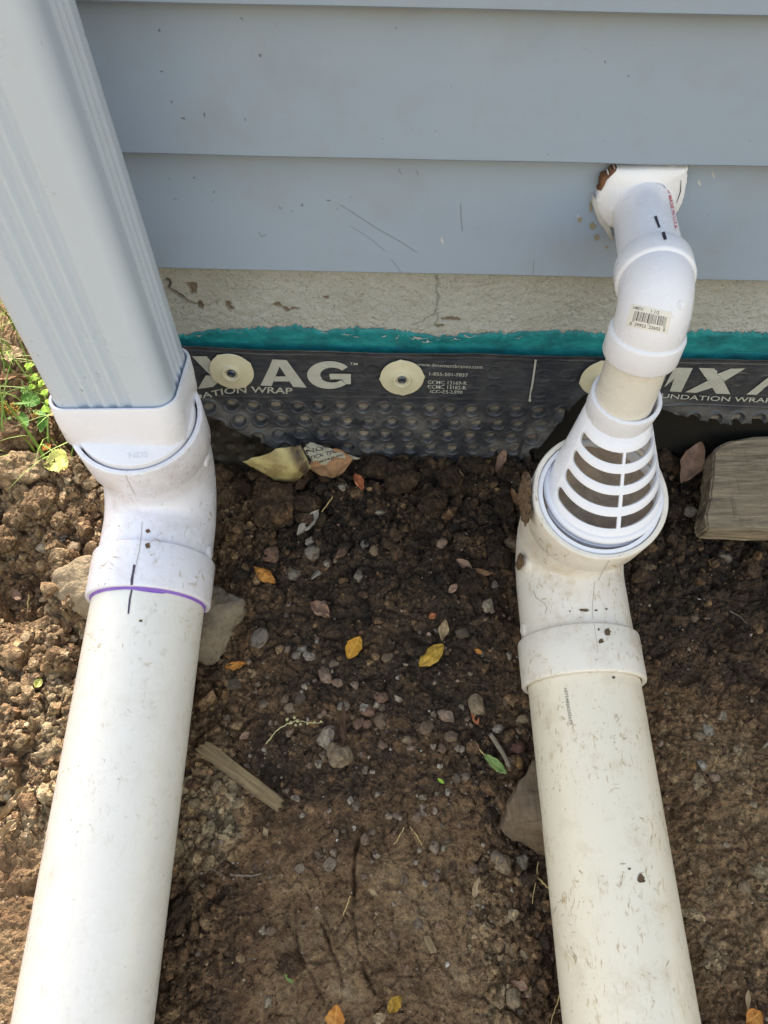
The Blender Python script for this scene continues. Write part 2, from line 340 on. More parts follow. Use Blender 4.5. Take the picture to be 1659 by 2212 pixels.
def axis_tube(p0, ax, prof, seg=72, hint=(0.02, 0.3, 1)):
    """lathe: prof = (distance along axis, radius)"""
    e, g = frame_for(ax, hint); ax = norm(ax); return loft([(np.asarray(p0) + ax * s, e, g, r) for s, r in prof], seg)
def recalc(me):
    bm = bmesh.new(); bm.from_mesh(me); bmesh.ops.recalc_face_normals(bm, faces=bm.faces); bm.to_mesh(me); bm.free(); return me
def bvh_of(*objs):
    V = []; Fc = []
    for o in objs:
        b = len(V); V += [tuple(v.co) for v in o.data.vertices]; Fc += [tuple(i + b for i in p.vertices) for p in o.data.polygons]
    return BVHTree.FromPolygons(V, Fc)
def hit(bvh, x, y):
    d = Vector(ray(x, y)).normalized(); loc, nor, i, dist = bvh.ray_cast(Vector(CAM), d)
    if loc is None: return None, None
    if nor.dot(d) > 0: nor = -nor
    return loc, nor
def decal_mesh(bvh, polys, lift=0.0004):
    """picture-plane polygons laid onto the real surface they belong to"""
    V = []; Fc = []
    for poly in polys:
        b = len(V); ok = True; pts = []
        for x, y in poly:
            l, n = hit(bvh, x, y)
            if l is None: ok = False; break
            pts.append(l + n * lift)
        if ok: V += pts; Fc.append(tuple(range(b, b + len(poly))))
    return pyd(V, Fc)
def decal(name, bvh, polys, mat, parent, lift=0.0004):
    me = decal_mesh(bvh, polys, lift)
    bm = bmesh.new(); bm.from_mesh(me); bmesh.ops.triangulate(bm, faces=[f for f in bm.faces if len(f.verts) > 4]); bm.to_mesh(me); bm.free()
    return link(name, me, mat, parent, smooth=0)
def strip_polys(pts, wid, sub=6):
    """a pen stroke as small quads; wid number or list"""
    pts = [np.array(p, float) for p in pts]; W = wid if hasattr(wid, '__len__') else [wid] * len(pts); P = []; Q = []
    for i in range(len(pts) - 1):
        for k in range(sub): P.append(pts[i] + (pts[i + 1] - pts[i]) * k / sub); Q.append(W[i] + (W[i + 1] - W[i]) * k / sub)
    P.append(pts[-1]); Q.append(W[-1]); out = []; L = []
    for i, p in enumerate(P):
        d = P[min(i + 1, len(P) - 1)] - P[max(i - 1, 0)]; d = d / (np.linalg.norm(d) + 1e-9); n = np.array([-d[1], d[0]]); L.append((p + n * Q[i] / 2, p - n * Q[i] / 2))
    for a, b in zip(L[:-1], L[1:]): out.append([tuple(a[0]), tuple(b[0]), tuple(b[1]), tuple(a[1])])
    return out
_tc = {}
def text_polys(s, bold=0.0):
    key = (s, bold)
    if key not in _tc:
        cu = bpy.data.curves.new('txt', 'FONT'); cu.body = s; cu.resolution_u = 3; cu.offset = bold; cu.fill_mode = 'FRONT'
        o = bpy.data.objects.new('txt', cu); COL.objects.link(o); bpy.context.view_layer.update()
        me = bpy.data.meshes.new_from_object(o.evaluated_get(bpy.context.evaluated_depsgraph_get()))
        co = np.array([v.co[:2] for v in me.vertices]) if len(me.vertices) else np.zeros((0, 2)); fs = [list(p.vertices) for p in me.polygons]
        bpy.data.objects.remove(o); bpy.data.curves.remove(cu); bpy.data.meshes.remove(me); _tc[key] = (co, fs)
    return _tc[key]
def text_on_quad(s, p0, p1, height, bold=0.0, shear=0.0, path=None):
    """string between two picture points (baseline), given cap height in the same units; optional curved baseline"""
    co, fs = text_polys(s, bold)
    if not len(co): return []
    x0, x1 = co[:, 0].min(), co[:, 0].max(); cap = 0.70
    base = [np.array(p, float) for p in (path or [p0, p1])]
    seg = [np.linalg.norm(b - a) for a, b in zip(base[:-1], base[1:])]; cum = np.concatenate([[0], np.cumsum(seg)])
    def pos(u):
        s_ = u * cum[-1]; i = min(len(seg) - 1, max(0, int(np.searchsorted(cum, s_) - 1))); t_ = (s_ - cum[i]) / seg[i]
        d = (base[i + 1] - base[i]) / seg[i]; return base[i] + (base[i + 1] - base[i]) * t_, d
    V = []
    for x, y in co:
        p, d = pos((x - x0) / (x1 - x0)); n = np.array([d[1], -d[0]]); q = p + n * (y / cap * height) + d * shear * (y / cap * height); V.append(tuple(q))
    return [[V[i] for i in f] for f in fs]

# ------------------------------------------------------------------ ground
def base_z(x, y):
    z = np.interp(y, [-40, -3, -0.8, -0.5, -0.25, -0.1, 0.03, 0.25, 3, 40], [-0.5, -0.22, -0.095, -0.032, 0.033, 0.083, 0.128, 0.150, 0.17, 0.2])
    near = sstep(-0.35, 0.05, y) * sstep(1.5, 0.5, np.abs(x)); return z + (0.08 * np.clip(x, -0.4, 0.0) - 0.03 * np.clip(x, 0, 0.5) - 0.010) * near - 0.013 * sstep(-0.10, 0.0, y) * sstep(0.25, 0.15, np.abs(x)) - 0.016 * sstep(-0.08, 0.0, y) * sstep(-0.06, -0.12, x) * sstep(-0.26, -0.2, x)
def px_ground(x, y):
    d = ray(x, y); z = 0.05
    for _ in range(14):
        p = CAM + d * ((z - CAM[2]) / d[2]); z = float(base_z(p[0], p[1]))
    return p
def blob(X, Y, px, py, rpx, soft=0.5):
    p = px_ground(px, py); r = rpx / FPX * float((p - CAM) @ FWD); return sstep(1 + soft, 1 - soft, np.hypot(X - p[0], (Y - p[1]) * 0.85) / r)
def outer(a, b, n, gr=1.35):
    o = [a]; s = abs(b - a) * (gr - 1) / (gr ** n - 1)
    for i in range(n): o.append(o[-1] + math.copysign(s * gr ** i, b - a))
    return o[1:]
DX = 0.0014
gx = np.concatenate([outer(-0.50, -40, 26)[::-1], np.arange(-0.50, 0.4801, DX), outer(0.48, 40, 26)])
gy = np.concatenate([outer(-0.60, -40, 26)[::-1], np.arange(-0.60, 0.2201, DX), outer(0.22, 40, 26)])
X, Y = np.meshgrid(gx, gy)
inside = sstep(0.9, 0.5, np.abs(X)) * sstep(-1.0, -0.62, Y) * sstep(0.9, 0.3, Y)
lowf = inside; inside = sstep(0.55, 0.46, np.abs(X + 0.01)) * sstep(-0.66, -0.58, Y) * sstep(0.30, 0.20, Y)
wx = X + 0.006 * fbm2(X * 22, Y * 22, 3, 11); wy = Y + 0.006 * fbm2(X * 22, Y * 22, 3, 21)
# zones: how cloddy, how dry
left = sstep(-0.235, -0.30, X + 0.02 * fbm2(X * 9, Y * 9, 3, 40)); upleft = left * sstep(-0.40, -0.33, Y)
wallz = sstep(-0.17, -0.03, Y + 0.02 * fbm2(X * 12, Y * 12, 2, 60))
lowc = (1 - left) * sstep(-0.30, -0.38, Y + 0.03 * fbm2(X * 8, Y * 8, 3, 61)) * sstep(0.145, 0.11, X)
strip = sstep(0.085, 0.11, X + 0.012 * fbm2(X * 15, Y * 15, 3, 62)) * sstep(0.18, 0.16, X) * sstep(-0.22, -0.30, Y)
edgeL = sstep(-0.115, -0.15, X + 0.02 * fbm2(X * 15, Y * 15, 3, 63)) * (1 - left)
cloddy = np.clip(0.42 + 0.55 * upleft + 0.45 * wallz + 0.30 * strip + 0.25 * edgeL - 0.27 * lowc * (1 - strip) * (1 - edgeL) - 0.30 * left * (1 - sstep(-0.40, -0.33, Y)), 0.05, 1)
H = base_z(X, Y) + lowf * 0.006 * fbm2(X * 7, Y * 7, 1, 1) + inside * (0.006 * 0.5 * fbm2(X * 14 + 17.3, Y * 14 + 9.1, 2, 2) + 0.0030 * lowc * fbm2(X * 34, Y * 22, 3, 6))
for sc, amp, k, pw in ((26, 0.016 + 0.010 * upleft, 2, 1.3), (52, 0.0100, 3, 1.0), (110, 0.0060, 4, 0.7), (230, 0.0026, 5, 0.45)):
    f1, f2, cid = worley2(wx * sc, wy * sc, k); dome = np.sqrt(np.clip(1 - (f1 / (0.72)) ** 2, 0, 1)); gap = sstep(0.0, 0.22, f2 - f1)
    H += inside * amp * (cloddy ** pw) * (dome * gap * (0.35 + 0.65 * cid) - 0.40)
H += inside * (0.0022 * fbm2(X * 70, Y * 70, 3, 9) + 0.0014 * fbm2(X * 260, Y * 260, 2, 14))
f1, f2, cid = worley2(wx * 330, wy * 330, 15); H += inside * 0.0016 * (0.5 + 0.5 * cloddy) * (np.sqrt(np.clip(1 - (f1 / 0.7) ** 2, 0, 1)) * cid - 0.3)
f1, f2, cid = worley2(wx * 48, wy * 30, 16); H -= inside * lowc * 0.0030 * sstep(0.07, 0.0, f2 - f1) * (fbm2(X * 16, Y * 16, 2, 17) > -0.1)
f1, f2, cid = worley2(wx * 95, wy * 70, 18); H += inside * lowc * 0.0022 * (cid - 0.5) * sstep(0.0, 0.12, f2 - f1)
# dark burrow beside the left elbow and a few hollows
for (px, py, r, dep) in ((45, 1275, 62, 0.030), (60, 985, 30, 0.012), (140, 955, 40, 0.02), (1140, 1820, 45, 0.012), (20, 1700, 40, 0.008), (1120, 1300, 40, 0.015), (520, 1045, 40, 0.014)):
    H -= inside * dep * blob(X, Y, px, py, r)
# shoe scrapes and drying cracks in the trodden mud
for pts, wd, dep in (([(772, 1815), (768, 1880), (764, 1960), (772, 2040), (790, 2100), (806, 2145)], 0.0013, 0.0080), ([(696, 1990), (712, 2040), (728, 2090), (738, 2135)], 0.0013, 0.0070),
                     ([(632, 1880), (638, 1980), (652, 2060), (678, 2130), (712, 2190)], 0.0011, 0.005), ([(790, 2105), (840, 2080)], 0.0009, 0.003), ([(655, 2085), (715, 2075)], 0.0009, 0.003),
                     ([(770, 1845), (782, 1800), (776, 1760)], 0.0015, 0.003), ([(905, 1880), (900, 1960), (912, 2000)], 0.0014, 0.002), ([(930, 1700), (940, 1790), (925, 1830)], 0.0015, 0.003),
                     ([(60, 1560), (66, 1640), (50, 1700), (62, 1760)], 0.004, 0.007), ([(0, 1880), (60, 1870)], 0.003, 0.006), ([(105, 1600), (110, 1660), (95, 1720)], 0.0025, 0.005), ([(20, 1935), (75, 1920), (100, 1880)], 0.003, 0.005)):
    g = [px_ground(*p) for p in pts]; d = seg_dist(wx * 0.6 + X * 0.4, wy * 0.6 + Y * 0.4, [(p[0], p[1]) for p in g])
    dep = dep * np.clip(0.55 + 0.9 * fbm2(X * 28, Y * 28, 3, 77), 0.15, 1.2) * 1.15; wd = wd * 1.15
    H += inside * (-dep * np.exp(-(d / wd) ** 2) + 0.22 * dep * np.exp(-((d - 2.6 * wd) / (1.6 * wd)) ** 2))
rid = np.sin((X * 0.9 + 0.12 * Y + 0.004 * fbm2(X * 30, Y * 30, 2, 70)) * 420); H += inside * lowc * (1 - strip) * 0.0007 * rid * sstep(-0.2, 0.4, fbm2(X * 20, Y * 20, 2, 71))
# soil tone: dryness, plus sun patches painted in as lighter soil
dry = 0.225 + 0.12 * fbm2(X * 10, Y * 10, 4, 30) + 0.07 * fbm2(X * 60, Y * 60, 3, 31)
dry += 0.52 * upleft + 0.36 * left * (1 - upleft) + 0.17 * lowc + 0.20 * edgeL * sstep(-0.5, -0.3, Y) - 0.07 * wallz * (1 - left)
dry += 0.10 * sstep(-0.12, -0.30, Y) + 0.36 * blob(X, Y, 1620, 1880, 260, 0.8) + 0.14 * blob(X, Y, 1560, 1620, 110, 0.7) + 0.12 * blob(X, Y, 900, 2050, 260, 0.8) + 0.34 * blob(X, Y, 445, 1760, 85, 0.35) + 0.22 * blob(X, Y, 490, 1130, 90, 0.7) + 0.12 * blob(X, Y, 1060, 2100, 130, 0.7)  # blobs right of the left pipe and at lower right are painted sunlight
dry -= 0.25 * blob(X, Y, 45, 1275, 60, 0.4)  # darker tone inside the burrow
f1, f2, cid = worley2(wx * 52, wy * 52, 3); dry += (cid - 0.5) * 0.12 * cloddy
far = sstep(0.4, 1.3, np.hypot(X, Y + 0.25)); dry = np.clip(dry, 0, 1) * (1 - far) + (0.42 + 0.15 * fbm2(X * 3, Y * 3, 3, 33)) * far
P = np.stack([X, Y, H], 2)
g_obj = link('ground', grid_mesh(P, 'ground', {'dry': dry, 'rough': np.clip(cloddy * 1.3 + 0.1, 0, 1)}, flip=True), 'soil', None, smooth=0)  # 'dry' holds dryness plus the painted sun patches
smooth_mesh(g_obj.data, 0); g_obj['kind'] = 'structure'
i0 = int(np.searchsorted(gx, -0.4999)); j0 = int(np.searchsorted(gy, -0.5999))
def gz(x, y):
    """height of the built ground"""
    i = np.clip(np.searchsorted(gx, x) - 1, 0, len(gx) - 2); j = np.clip(np.searchsorted(gy, y) - 1, 0, len(gy) - 2)
    tx = (x - gx[i]) / (gx[i + 1] - gx[i]); ty = (y - gy[j]) / (gy[j + 1] - gy[j])
    return (H[j, i] * (1 - tx) + H[j, i + 1] * tx) * (1 - ty) + (H[j + 1, i] * (1 - tx) + H[j + 1, i + 1] * tx) * ty
def gdry_sun(x, y):  # soil tone: dryness with the painted sun patches
    i = np.clip(np.searchsorted(gx, x), 0, len(gx) - 1); j = np.clip(np.searchsorted(gy, y), 0, len(gy) - 1); return dry[j, i]
def gcl(x, y):
    i = np.clip(np.searchsorted(gx, x), 0, len(gx) - 1); j = np.clip(np.searchsorted(gy, y), 0, len(gy) - 1); return cloddy[j, i]
def at(x, y, up=0.0):
    d = ray(x, y); z = 0.05
    for _ in range(20):
        p = CAM + d * ((z + up - CAM[2]) / d[2]); z = 0.5 * z + 0.5 * float(gz(p[0], p[1]))
    return p
def px2m(p): return float((np.asarray(p) - CAM) @ FWD) / FPX

# ------------------------------------------------------------------ house
WY = 0.030            # front of the siding
CORNER = -0.312       # left end of the wall
house = thing('house', 'grey blue lap sided house wall above a painted concrete foundation', 'house', (3.0, 0.08, 0.1))
PITCHB = 0.1030; Z0 = 0.3515
for k in range(24):
    z = Z0 + k * PITCHB; xs = np.concatenate([np.linspace(CORNER, 0.6, 40), [2.0, 4.0, 6.5]]) if k < 4 else np.array([CORNER, 0.6, 6.5])
    prof = [(WY + 0.024, z + 0.006), (WY + 0.018, z + 0.0005), (WY + 0.0012, z), (WY, z + 0.0012), (WY + 0.0004, z + 0.004), (WY + 0.0050, z + 0.03), (WY + 0.0115, z + 0.07), (WY + 0.0190, z + PITCHB + 0.012)]
    G = np.zeros((len(prof), len(xs), 3))
    for i, (py, pz) in enumerate(prof):
        G[i, :, 0] = xs; G[i, :, 1] = py + (0.0007 * perlin2(xs * 5 + k, xs * 0 + k * 3.3, 5) if k < 4 else 0); G[i, :, 2] = pz + (0.0005 * perlin2(xs * 9, xs * 0 + k * 1.7, 6) if k < 4 else 0)
    b = link('siding_board', grid_mesh(G, 'siding_board'), 'siding', house, smooth=40)
    if k == 0: b['label'] = 'lowest siding board, scuffed, with the pipe coming through'
def box(name, x0, x1, y0, y1, z0, z1, mat, parent, bev=0.0):
    bm = bmesh.new(); bmesh.ops.create_cube(bm, size=1)
    for v_ in bm.verts: v_.co = Vector(((x0 + x1) / 2 + v_.co.x * (x1 - x0), (y0 + y1) / 2 + v_.co.y * (y1 - y0), (z0 + z1) / 2 + v_.co.z * (z1 - z0)))
    if bev: bmesh.ops.bevel(bm, geom=bm.edges[:], offset=bev, segments=2, affect='EDGES')
    me = bpy.data.meshes.new(name); bm.to_mesh(me); bm.free(); return link(name, me, mat, parent)
FY = 0.048            # face of the foundation
ZT = Z0 + 24 * PITCHB
box('wall_core', CORNER + 0.004, 6.5, WY + 0.035, 6.0, Z0 + 0.002, ZT, 'siding', house)
box('corner_post', CORNER - 0.016, CORNER + 0.0, WY + 0.002, WY + 0.06, Z0 - 0.006, ZT, 'siding', house, 0.002)
# roof with overhanging eave
rp = [(CORNER - 0.03, -0.35, ZT + 0.02), (6.8, -0.35, ZT + 0.02), (6.8, 3.0, ZT + 1.3), (CORNER - 0.03, 3.0, ZT + 1.3), (6.8, 6.35, ZT + 0.02), (CORNER - 0.03, 6.35, ZT + 0.02)]
rp2 = [(a, b, c - 0.12) for a, b, c in rp]
link('roof', pyd(rp + rp2, [(0, 1, 2, 3), (3, 2, 4, 5), (7, 6, 9, 8), (8, 9, 11, 10), (0, 6, 7, 1), (5, 4, 10, 11), (0, 3, 9, 6), (3, 5, 11, 9), (1, 7, 8, 2), (2, 8, 10, 4)]), 'roof', house, smooth=0)
box('soffit', CORNER - 0.02, 6.7, -0.33, WY + 0.04, ZT - 0.125, ZT - 0.105, 'trim', house)
gm = pyd([(CORNER + 0.004, 0.07, ZT), (CORNER + 0.004, 5.98, ZT), (CORNER + 0.004, 3.0, ZT + 1.12)], [(0, 1, 2)]); link('gable', gm, 'siding', house, smooth=0)
# foundation: painted stucco with cracks and chips, carved
fx = np.concatenate([np.arange(-0.300, 0.56, 0.0011), np.arange(0.56, 1.401, 0.004)]); fz = np.arange(0.215, Z0 + 0.012, 0.0011)
FX, FZ = np.meshgrid(fx, fz)
def wallpts(pts): return [(at_y(x, y, FY)[0], at_y(x, y, FY)[2]) for x, y in pts]
D = 0.0009 * fbm2(FX * 120, FZ * 120, 3, 80) + 0.0007 * fbm2(FX * 14, FZ * 14, 3, 83)
jx = FX + 0.0016 * fbm2(FX * 150, FZ * 150, 2, 84); jz = FZ + 0.0016 * fbm2(FX * 150, FZ * 150, 2, 85)
for pts, wd, dp in (([(360, 605), (367, 615), (364, 622), (378, 632), (390, 640), (398, 648), (412, 655), (425, 660)], 0.0010, 0.005), ([(425, 662), (445, 662), (458, 656), (472, 650)], 0.0006, 0.003), ([(455, 628), (463, 645), (470, 655)], 0.0005, 0.002),
                    ([(946, 596), (944, 630), (947, 655), (942, 672), (925, 688), (905, 700), (890, 705)], 0.0007, 0.004), ([(942, 672), (946, 690), (938, 705)], 0.0006, 0.003), ([(980, 600), (985, 610)], 0.0006, 0.002)):
    d = seg_dist(jx, jz, wallpts(pts)); D -= dp * np.exp(-(d / wd) ** 2)
pit = worley2(FX * 190, FZ * 190, 88)[0]; D -= 0.0016 * sstep(0.22, 0.10, pit) * sstep(0.0, 0.4, fbm2(FX * 25, FZ * 25, 2, 89) + 0.25)
chip = np.zeros_like(FX)
for px, py, rx, rz in ((415, 622, 0.0062, 0.010), (432, 660, 0.0055, 0.006), (495, 662, 0.005, 0.007), (600, 660, 0.006, 0.004), (618, 669, 0.006, 0.003), (637, 667, 0.005, 0.003), (706, 643, 0.003, 0.002), (975, 690, 0.012, 0.003), (950, 704, 0.006, 0.003)):
    p = at_y(px, py, FY); dd = 1.35 * np.hypot((jx - p[0]) / rx, (jz - p[2]) / rz) + 0.30 * fbm2(FX * 260, FZ * 260, 2, 92); chip = np.maximum(chip, sstep(1.05, 0.85, dd))
chip = np.maximum(chip, 0.9 * np.exp(-(np.minimum(1e9, seg_dist(jx, jz, wallpts([(360, 605), (367, 615), (364, 622), (378, 632), (390, 640), (398, 648), (412, 655), (425, 660)]))) / 0.0010) ** 2))
D -= 0.0028 * chip
found = link('foundation', grid_mesh(np.stack([FX, FY - D, FZ], 2), 'foundation', {'chip': chip}, flip=False), 'stucco', house, smooth=0); smooth_mesh(found.data, 0)
box('footing_wall', -0.300, 6.4, FY + 0.012, 0.3, -0.6, Z0 + 0.02, 'stucco', house); box('side_footing', -0.300, -0.1, 0.301, 5.9, -0.6, Z0 + 0.02, 'stucco', house)
box('foundation_face', 1.4005, 6.4, FY - 0.001, FY + 0.0115, -0.4, Z0 + 0.012, 'stucco', house)
# teal damp-proof coating with a ragged brushed upper edge
tx = np.concatenate([np.arange(-0.300, 0.56, 0.0009), np.arange(0.56, 1.401, 0.003)]); ptop = [(300, 728), (385, 722), (440, 714), (560, 706), (640, 703), (700, 712), (780, 706), (840, 709), (905, 720), (960, 724), (1050, 718), (1120, 716), (1200, 712), (1280, 718), (1440, 722), (1500, 712), (1580, 716), (1659, 718)]
tz = np.interp(tx, [at_y(x, y, FY)[0] for x, y in ptop], [at_y(x, y, FY)[2] for x, y in ptop]) + 0.0024 * fbm2(tx * 70, tx * 0, 4, 95) + 0.0012 * np.sign(perlin2(tx * 240, tx * 0 + 3, 96)) * (perlin2(tx * 40, tx * 0 + 9, 97) > 0)
nr = 30; T = np.zeros((nr, len(tx), 3)); fr = np.linspace(0, 1, nr)
T[:, :, 0] = tx; T[:, :, 2] = 0.235 + fr[:, None] * (tz - 0.235)
T[:, :, 1] = FY - 0.0016 - 0.0003 * fbm2(T[:, :, 0] * 60, T[:, :, 2] * 150, 3, 98) + 0.0012 * sstep(0.93, 1, fr)[:, None] - 0.0007 * sstep(0.7, 0.9, fr)[:, None]
link('coating_band', grid_mesh(T, 'coating_band'), 'teal', found, smooth=0)['label'] = 'teal damp proof coating brushed along the foundation'
# flakes where the coating missed
hb = bvh_of(found)
fl = []
for x, y, wd, h in ((748, 718, 26, 4), (770, 722, 18, 3), (700, 714, 14, 3), (830, 722, 10, 3), (858, 726, 8, 2), (905, 726, 36, 4), (920, 733, 26, 4), (1010, 722, 30, 3), (1120, 724, 20, 3), (985, 728, 14, 3), (520, 712, 12, 2), (430, 720, 20, 2)):
    n = 9; up = [(x - wd / 2 + wd * i / n, y - h * (0.3 + 0.7 * random.random()) / 2 * sin(pi * (i + 0.3) / (n + 0.6))) for i in range(n + 1)]; dn = [(x - wd / 2 + wd * i / n, y + h * (0.3 + 0.7 * random.random()) / 2 * sin(pi * (i + 0.3) / (n + 0.6))) for i in range(n + 1)]
    fl += [[up[i], up[i + 1], dn[i + 1], dn[i]] for i in range(n)]
for i_ in range(0, len(fl), 9): decal('bare_streak', hb, fl[i_:i_ + 9], 'stucco', found, 0.0045)
# marks on the siding
bb = bvh_of(*[o for o in house.children if o.name.startswith('siding_board')][:4])
for pts, wd in (([(735, 442), (775, 468), (820, 497), (862, 520), (900, 545)], 0.9), ([(995, 440), (996, 470), (999, 500)], 1.2), ([(757, 488), (800, 515), (832, 542)], 0.6), ([(1150, 600), (1154, 560)], 0.7), ([(845, 560), (870, 592)], 0.8), ([(560, 505), (566, 511), (575, 506)], 1.2), ([(900, 368), (903, 378)], 1.5), ([(862, 365), (866, 376)], 1.2)):
    decal('scratch_mark', bb, strip_polys(pts, wd, 8), 'siding_mark', house, 0.0003)
decal('old_caulk_line', bb, strip_polys([(345, 581), (370, 580), (392, 579), (430, 583), (520, 586), (600, 587)], [3, 4, 7, 5, 3.5, 2]), 'old_paint', house, 0.0006)
for x, y in ((1448, 356), (1480, 357), (1500, 357)): decal('chalk_rub', bb, strip_polys([(x - 9, y - 1), (x + 9, y)], [1, 3], 3), 'siding_chalk', house, 0.0003)
for x, y in ((955, 520), (1510, 395), (1540, 378), (1250, 470)): decal('chalk_rub', bb, strip_polys([(x - 2, y - 8), (x, y), (x + 3, y + 7)], [1, 7, 2], 3), 'siding_chalk', house, 0.0003)

# ------------------------------------------------------------------ foundation wrap
MY = 0.034
wrap = thing('foundation_wrap', 'black dimpled foundation wrap with white lettering fixed to the house foundation', 'membrane', (0.1, MY, 0.1))
mx = np.concatenate([np.arange(-0.262, 0.56, 0.00115), np.arange(0.56, 1.40, 0.0028)])
def curve_on(pts, yv): q = np.array([at_y(x, y, yv) for x, y in pts]); return q[:, 0], q[:, 2]
cxp, czp = curve_on([(372, 744), (440, 748), (560, 755), (650, 757), (830, 762), (1050, 763), (1110, 766), (1300, 770), (1659, 778)], MY); ztop = np.interp(mx, cxp, czp) + 0.0004 * perlin2(mx * 40, mx * 0, 5)
bxp, bzp = curve_on([(380, 850), (443, 884), (498, 912), (540, 932), (604, 962), (680, 1010), (700, 1060), (1100, 1060), (1122, 990), (1146, 977), (1169, 957), (1188, 932), (1216, 899), (1233, 874), (1262, 846), (1300, 850), (1430, 877), (1476, 892), (1518, 901), (1570, 908), (1659, 904), (1800, 905)], MY)
zbot = np.interp(mx, bxp, bzp) + 0.0009 * perlin2(mx * 90, mx * 0, 8)
nr = 190; fr = np.linspace(0, 1, nr) ** 1.0
MX = np.repeat(mx[None], nr, 0); MZ = zbot[None] + fr[:, None] * (ztop - zbot)[None]
Dm = 0.0006 * fbm2(MX * 8, MZ * 25, 3, 101) + 0.0008 * fbm2(MX * 5, MZ * 5, 2, 102)
d0 = at_y(500, 873, MY); row_z = float(d0[2]); colx = float(d0[0]); PX_, PZ_ = 0.0243, 0.0205
mud = np.zeros_like(MX); spot = np.zeros_like(MX)
for rr in range(7):
    for cc in range(-4, 66):
        if rr == 0 and False: continue
        jx_, jz_ = 0.0009 * rng.normal(), 0.0008 * rng.normal(); ccx = colx + cc * PX_ + jx_ + 0.006 * (rr % 2); ccz = row_z - 0.002 - rr * PZ_ + jz_ + 0.0012 * cc * 0
        m = (np.abs(MX - ccx) < 0.014) & (np.abs(MZ - ccz) < 0.014)
        if not m.any(): continue
        d = np.hypot(MX[m] - ccx, MZ[m] - ccz); dep = 0.0075 * (0.8 + 0.3 * rng.random())
        Dm[m] -= dep * sstep(0.0074, 0.0058, d); Dm[m] += 0.0013 * np.exp(-((d - 0.0083) / 0.0010) ** 2)
        low = sstep(0.001, -0.003, MZ[m] - ccz) * sstep(0.0075, 0.0050, d); spot[m] = np.maximum(spot[m], sstep(0.0015, -0.0005, MZ[m] - ccz) * sstep(0.0066, 0.0052, d) * (0.3 + 0.7 * rng.random())); mud[m] = np.maximum(mud[m], low * (0.75 + 0.25 * rng.random()))
for x, y in ((429, 795), (699, 804), (752, 803), (804, 801), (1069, 806), (1065, 843), (1174, 813), (1166, 847), (1229, 812), (1452, 812), (1598, 820), (1650, 825), (1535, 815), (940, 838), (1015, 838), (962, 845), (870, 850)):
    p = at_y(x, y, MY); d = np.hypot((MX - p[0]), (MZ - p[2])); Dm += 0.0007 * np.exp(-((d - 0.0085) / 0.0006) ** 2) + 0.0005 * np.exp(-(d / 0.003) ** 2)
# stiff moulded top edge and the line under it
Dm += 0.0016 * np.exp(-((ztop[None] - MZ) / 0.0018) ** 2) + 0.0007 * np.exp(-((ztop[None] - MZ - 0.0065) / 0.0006) ** 2)
zstrip = np.interp(mx, *curve_on([(380, 850), (500, 858), (700, 858), (900, 860), (1143, 867), (1250, 870), (1430, 870), (1659, 880)], MY)); Dm += 0.0006 * np.exp(-((MZ - zstrip[None]) / 0.0006) ** 2)
lowm = sstep(0.0, 0.03, zstrip[None] - MZ); mud = np.maximum(mud, 0.62 * lowm * sstep(-0.25, 0.3, fbm2(MX * 18, MZ * 18, 3, 105) + 0.15)); mud = np.maximum(mud, 0.20)
# the free edge lifts off the wall
lift = 0.009 * sstep(0.030, 0.0, MZ - zbot[None]) * sstep(-0.06, -0.13, MX) + 0.004 * sstep(0.03, 0.0, MZ - zbot[None]) * sstep(0.10, 0.16, MX) * sstep(0.26, 0.20, MX) + 0.006 * sstep(0.02, 0.0, MZ - zbot[None]) * sstep(0.26, 0.3, MX)
front = link('dimpled_sheet', grid_mesh(np.stack([MX, MY - Dm - lift, MZ], 2), 'dimpled_sheet', {'mud': mud, 'spot': spot}), 'membrane', wrap, smooth=0); smooth_mesh(front.data, 0)
so_ = front.modifiers.new('thick', 'SOLIDIFY'); so_.thickness = 0.0009; so_.offset = 1
bx_ = np.concatenate([np.arange(-0.262, 0.60, 0.002), np.arange(0.60, 1.40, 0.01)]); bz_ = np.arange(0.02, 0.245, 0.002); BX, BZ = np.meshgrid(bx_, bz_)
bd = 0.0010 * fbm2(BX * 9, BZ * 9, 3, 111); lf = sstep(-0.05, -0.10, BX)
for rr in range(8):
    for cc in range(-3, 10):
        ccx = -0.235 + cc * PX_ + 0.01 * (rr % 2); ccz = 0.19 - rr * PZ_; d = np.hypot(BX - ccx, BZ - ccz); bd -= lf * 0.004 * sstep(0.0068, 0.0042, d)
bmud = lf * 0.65 + 0.10 * sstep(0.15, 0.10, BZ)
back = link('backing_sheet', grid_mesh(np.stack([BX, 0.0435 - bd, BZ], 2), 'backing_sheet', {'mud': bmud}), 'membrane', wrap, smooth=0); smooth_mesh(back.data, 0)
back.data.materials.clear(); back.data.materials.append(M['membrane'])
t = NT('smooth_black_sheet'); c = t.mix(t.math('MULTIPLY', t.attr('mud').outputs['Fac'], t.ramp(t.noise(40, 6, 0.7), [(0.35, 0), (0.7, 1)])), t.mix(t.noise(25, 5), (0.008, 0.008, 0.008), (0.018, 0.017, 0.016)), (0.11, 0.095, 0.075))
back.data.materials[0] = t.done(c, 0.5, t.bump(t.noise(80, 5), 0.0012, 0.6), spec=0.35)
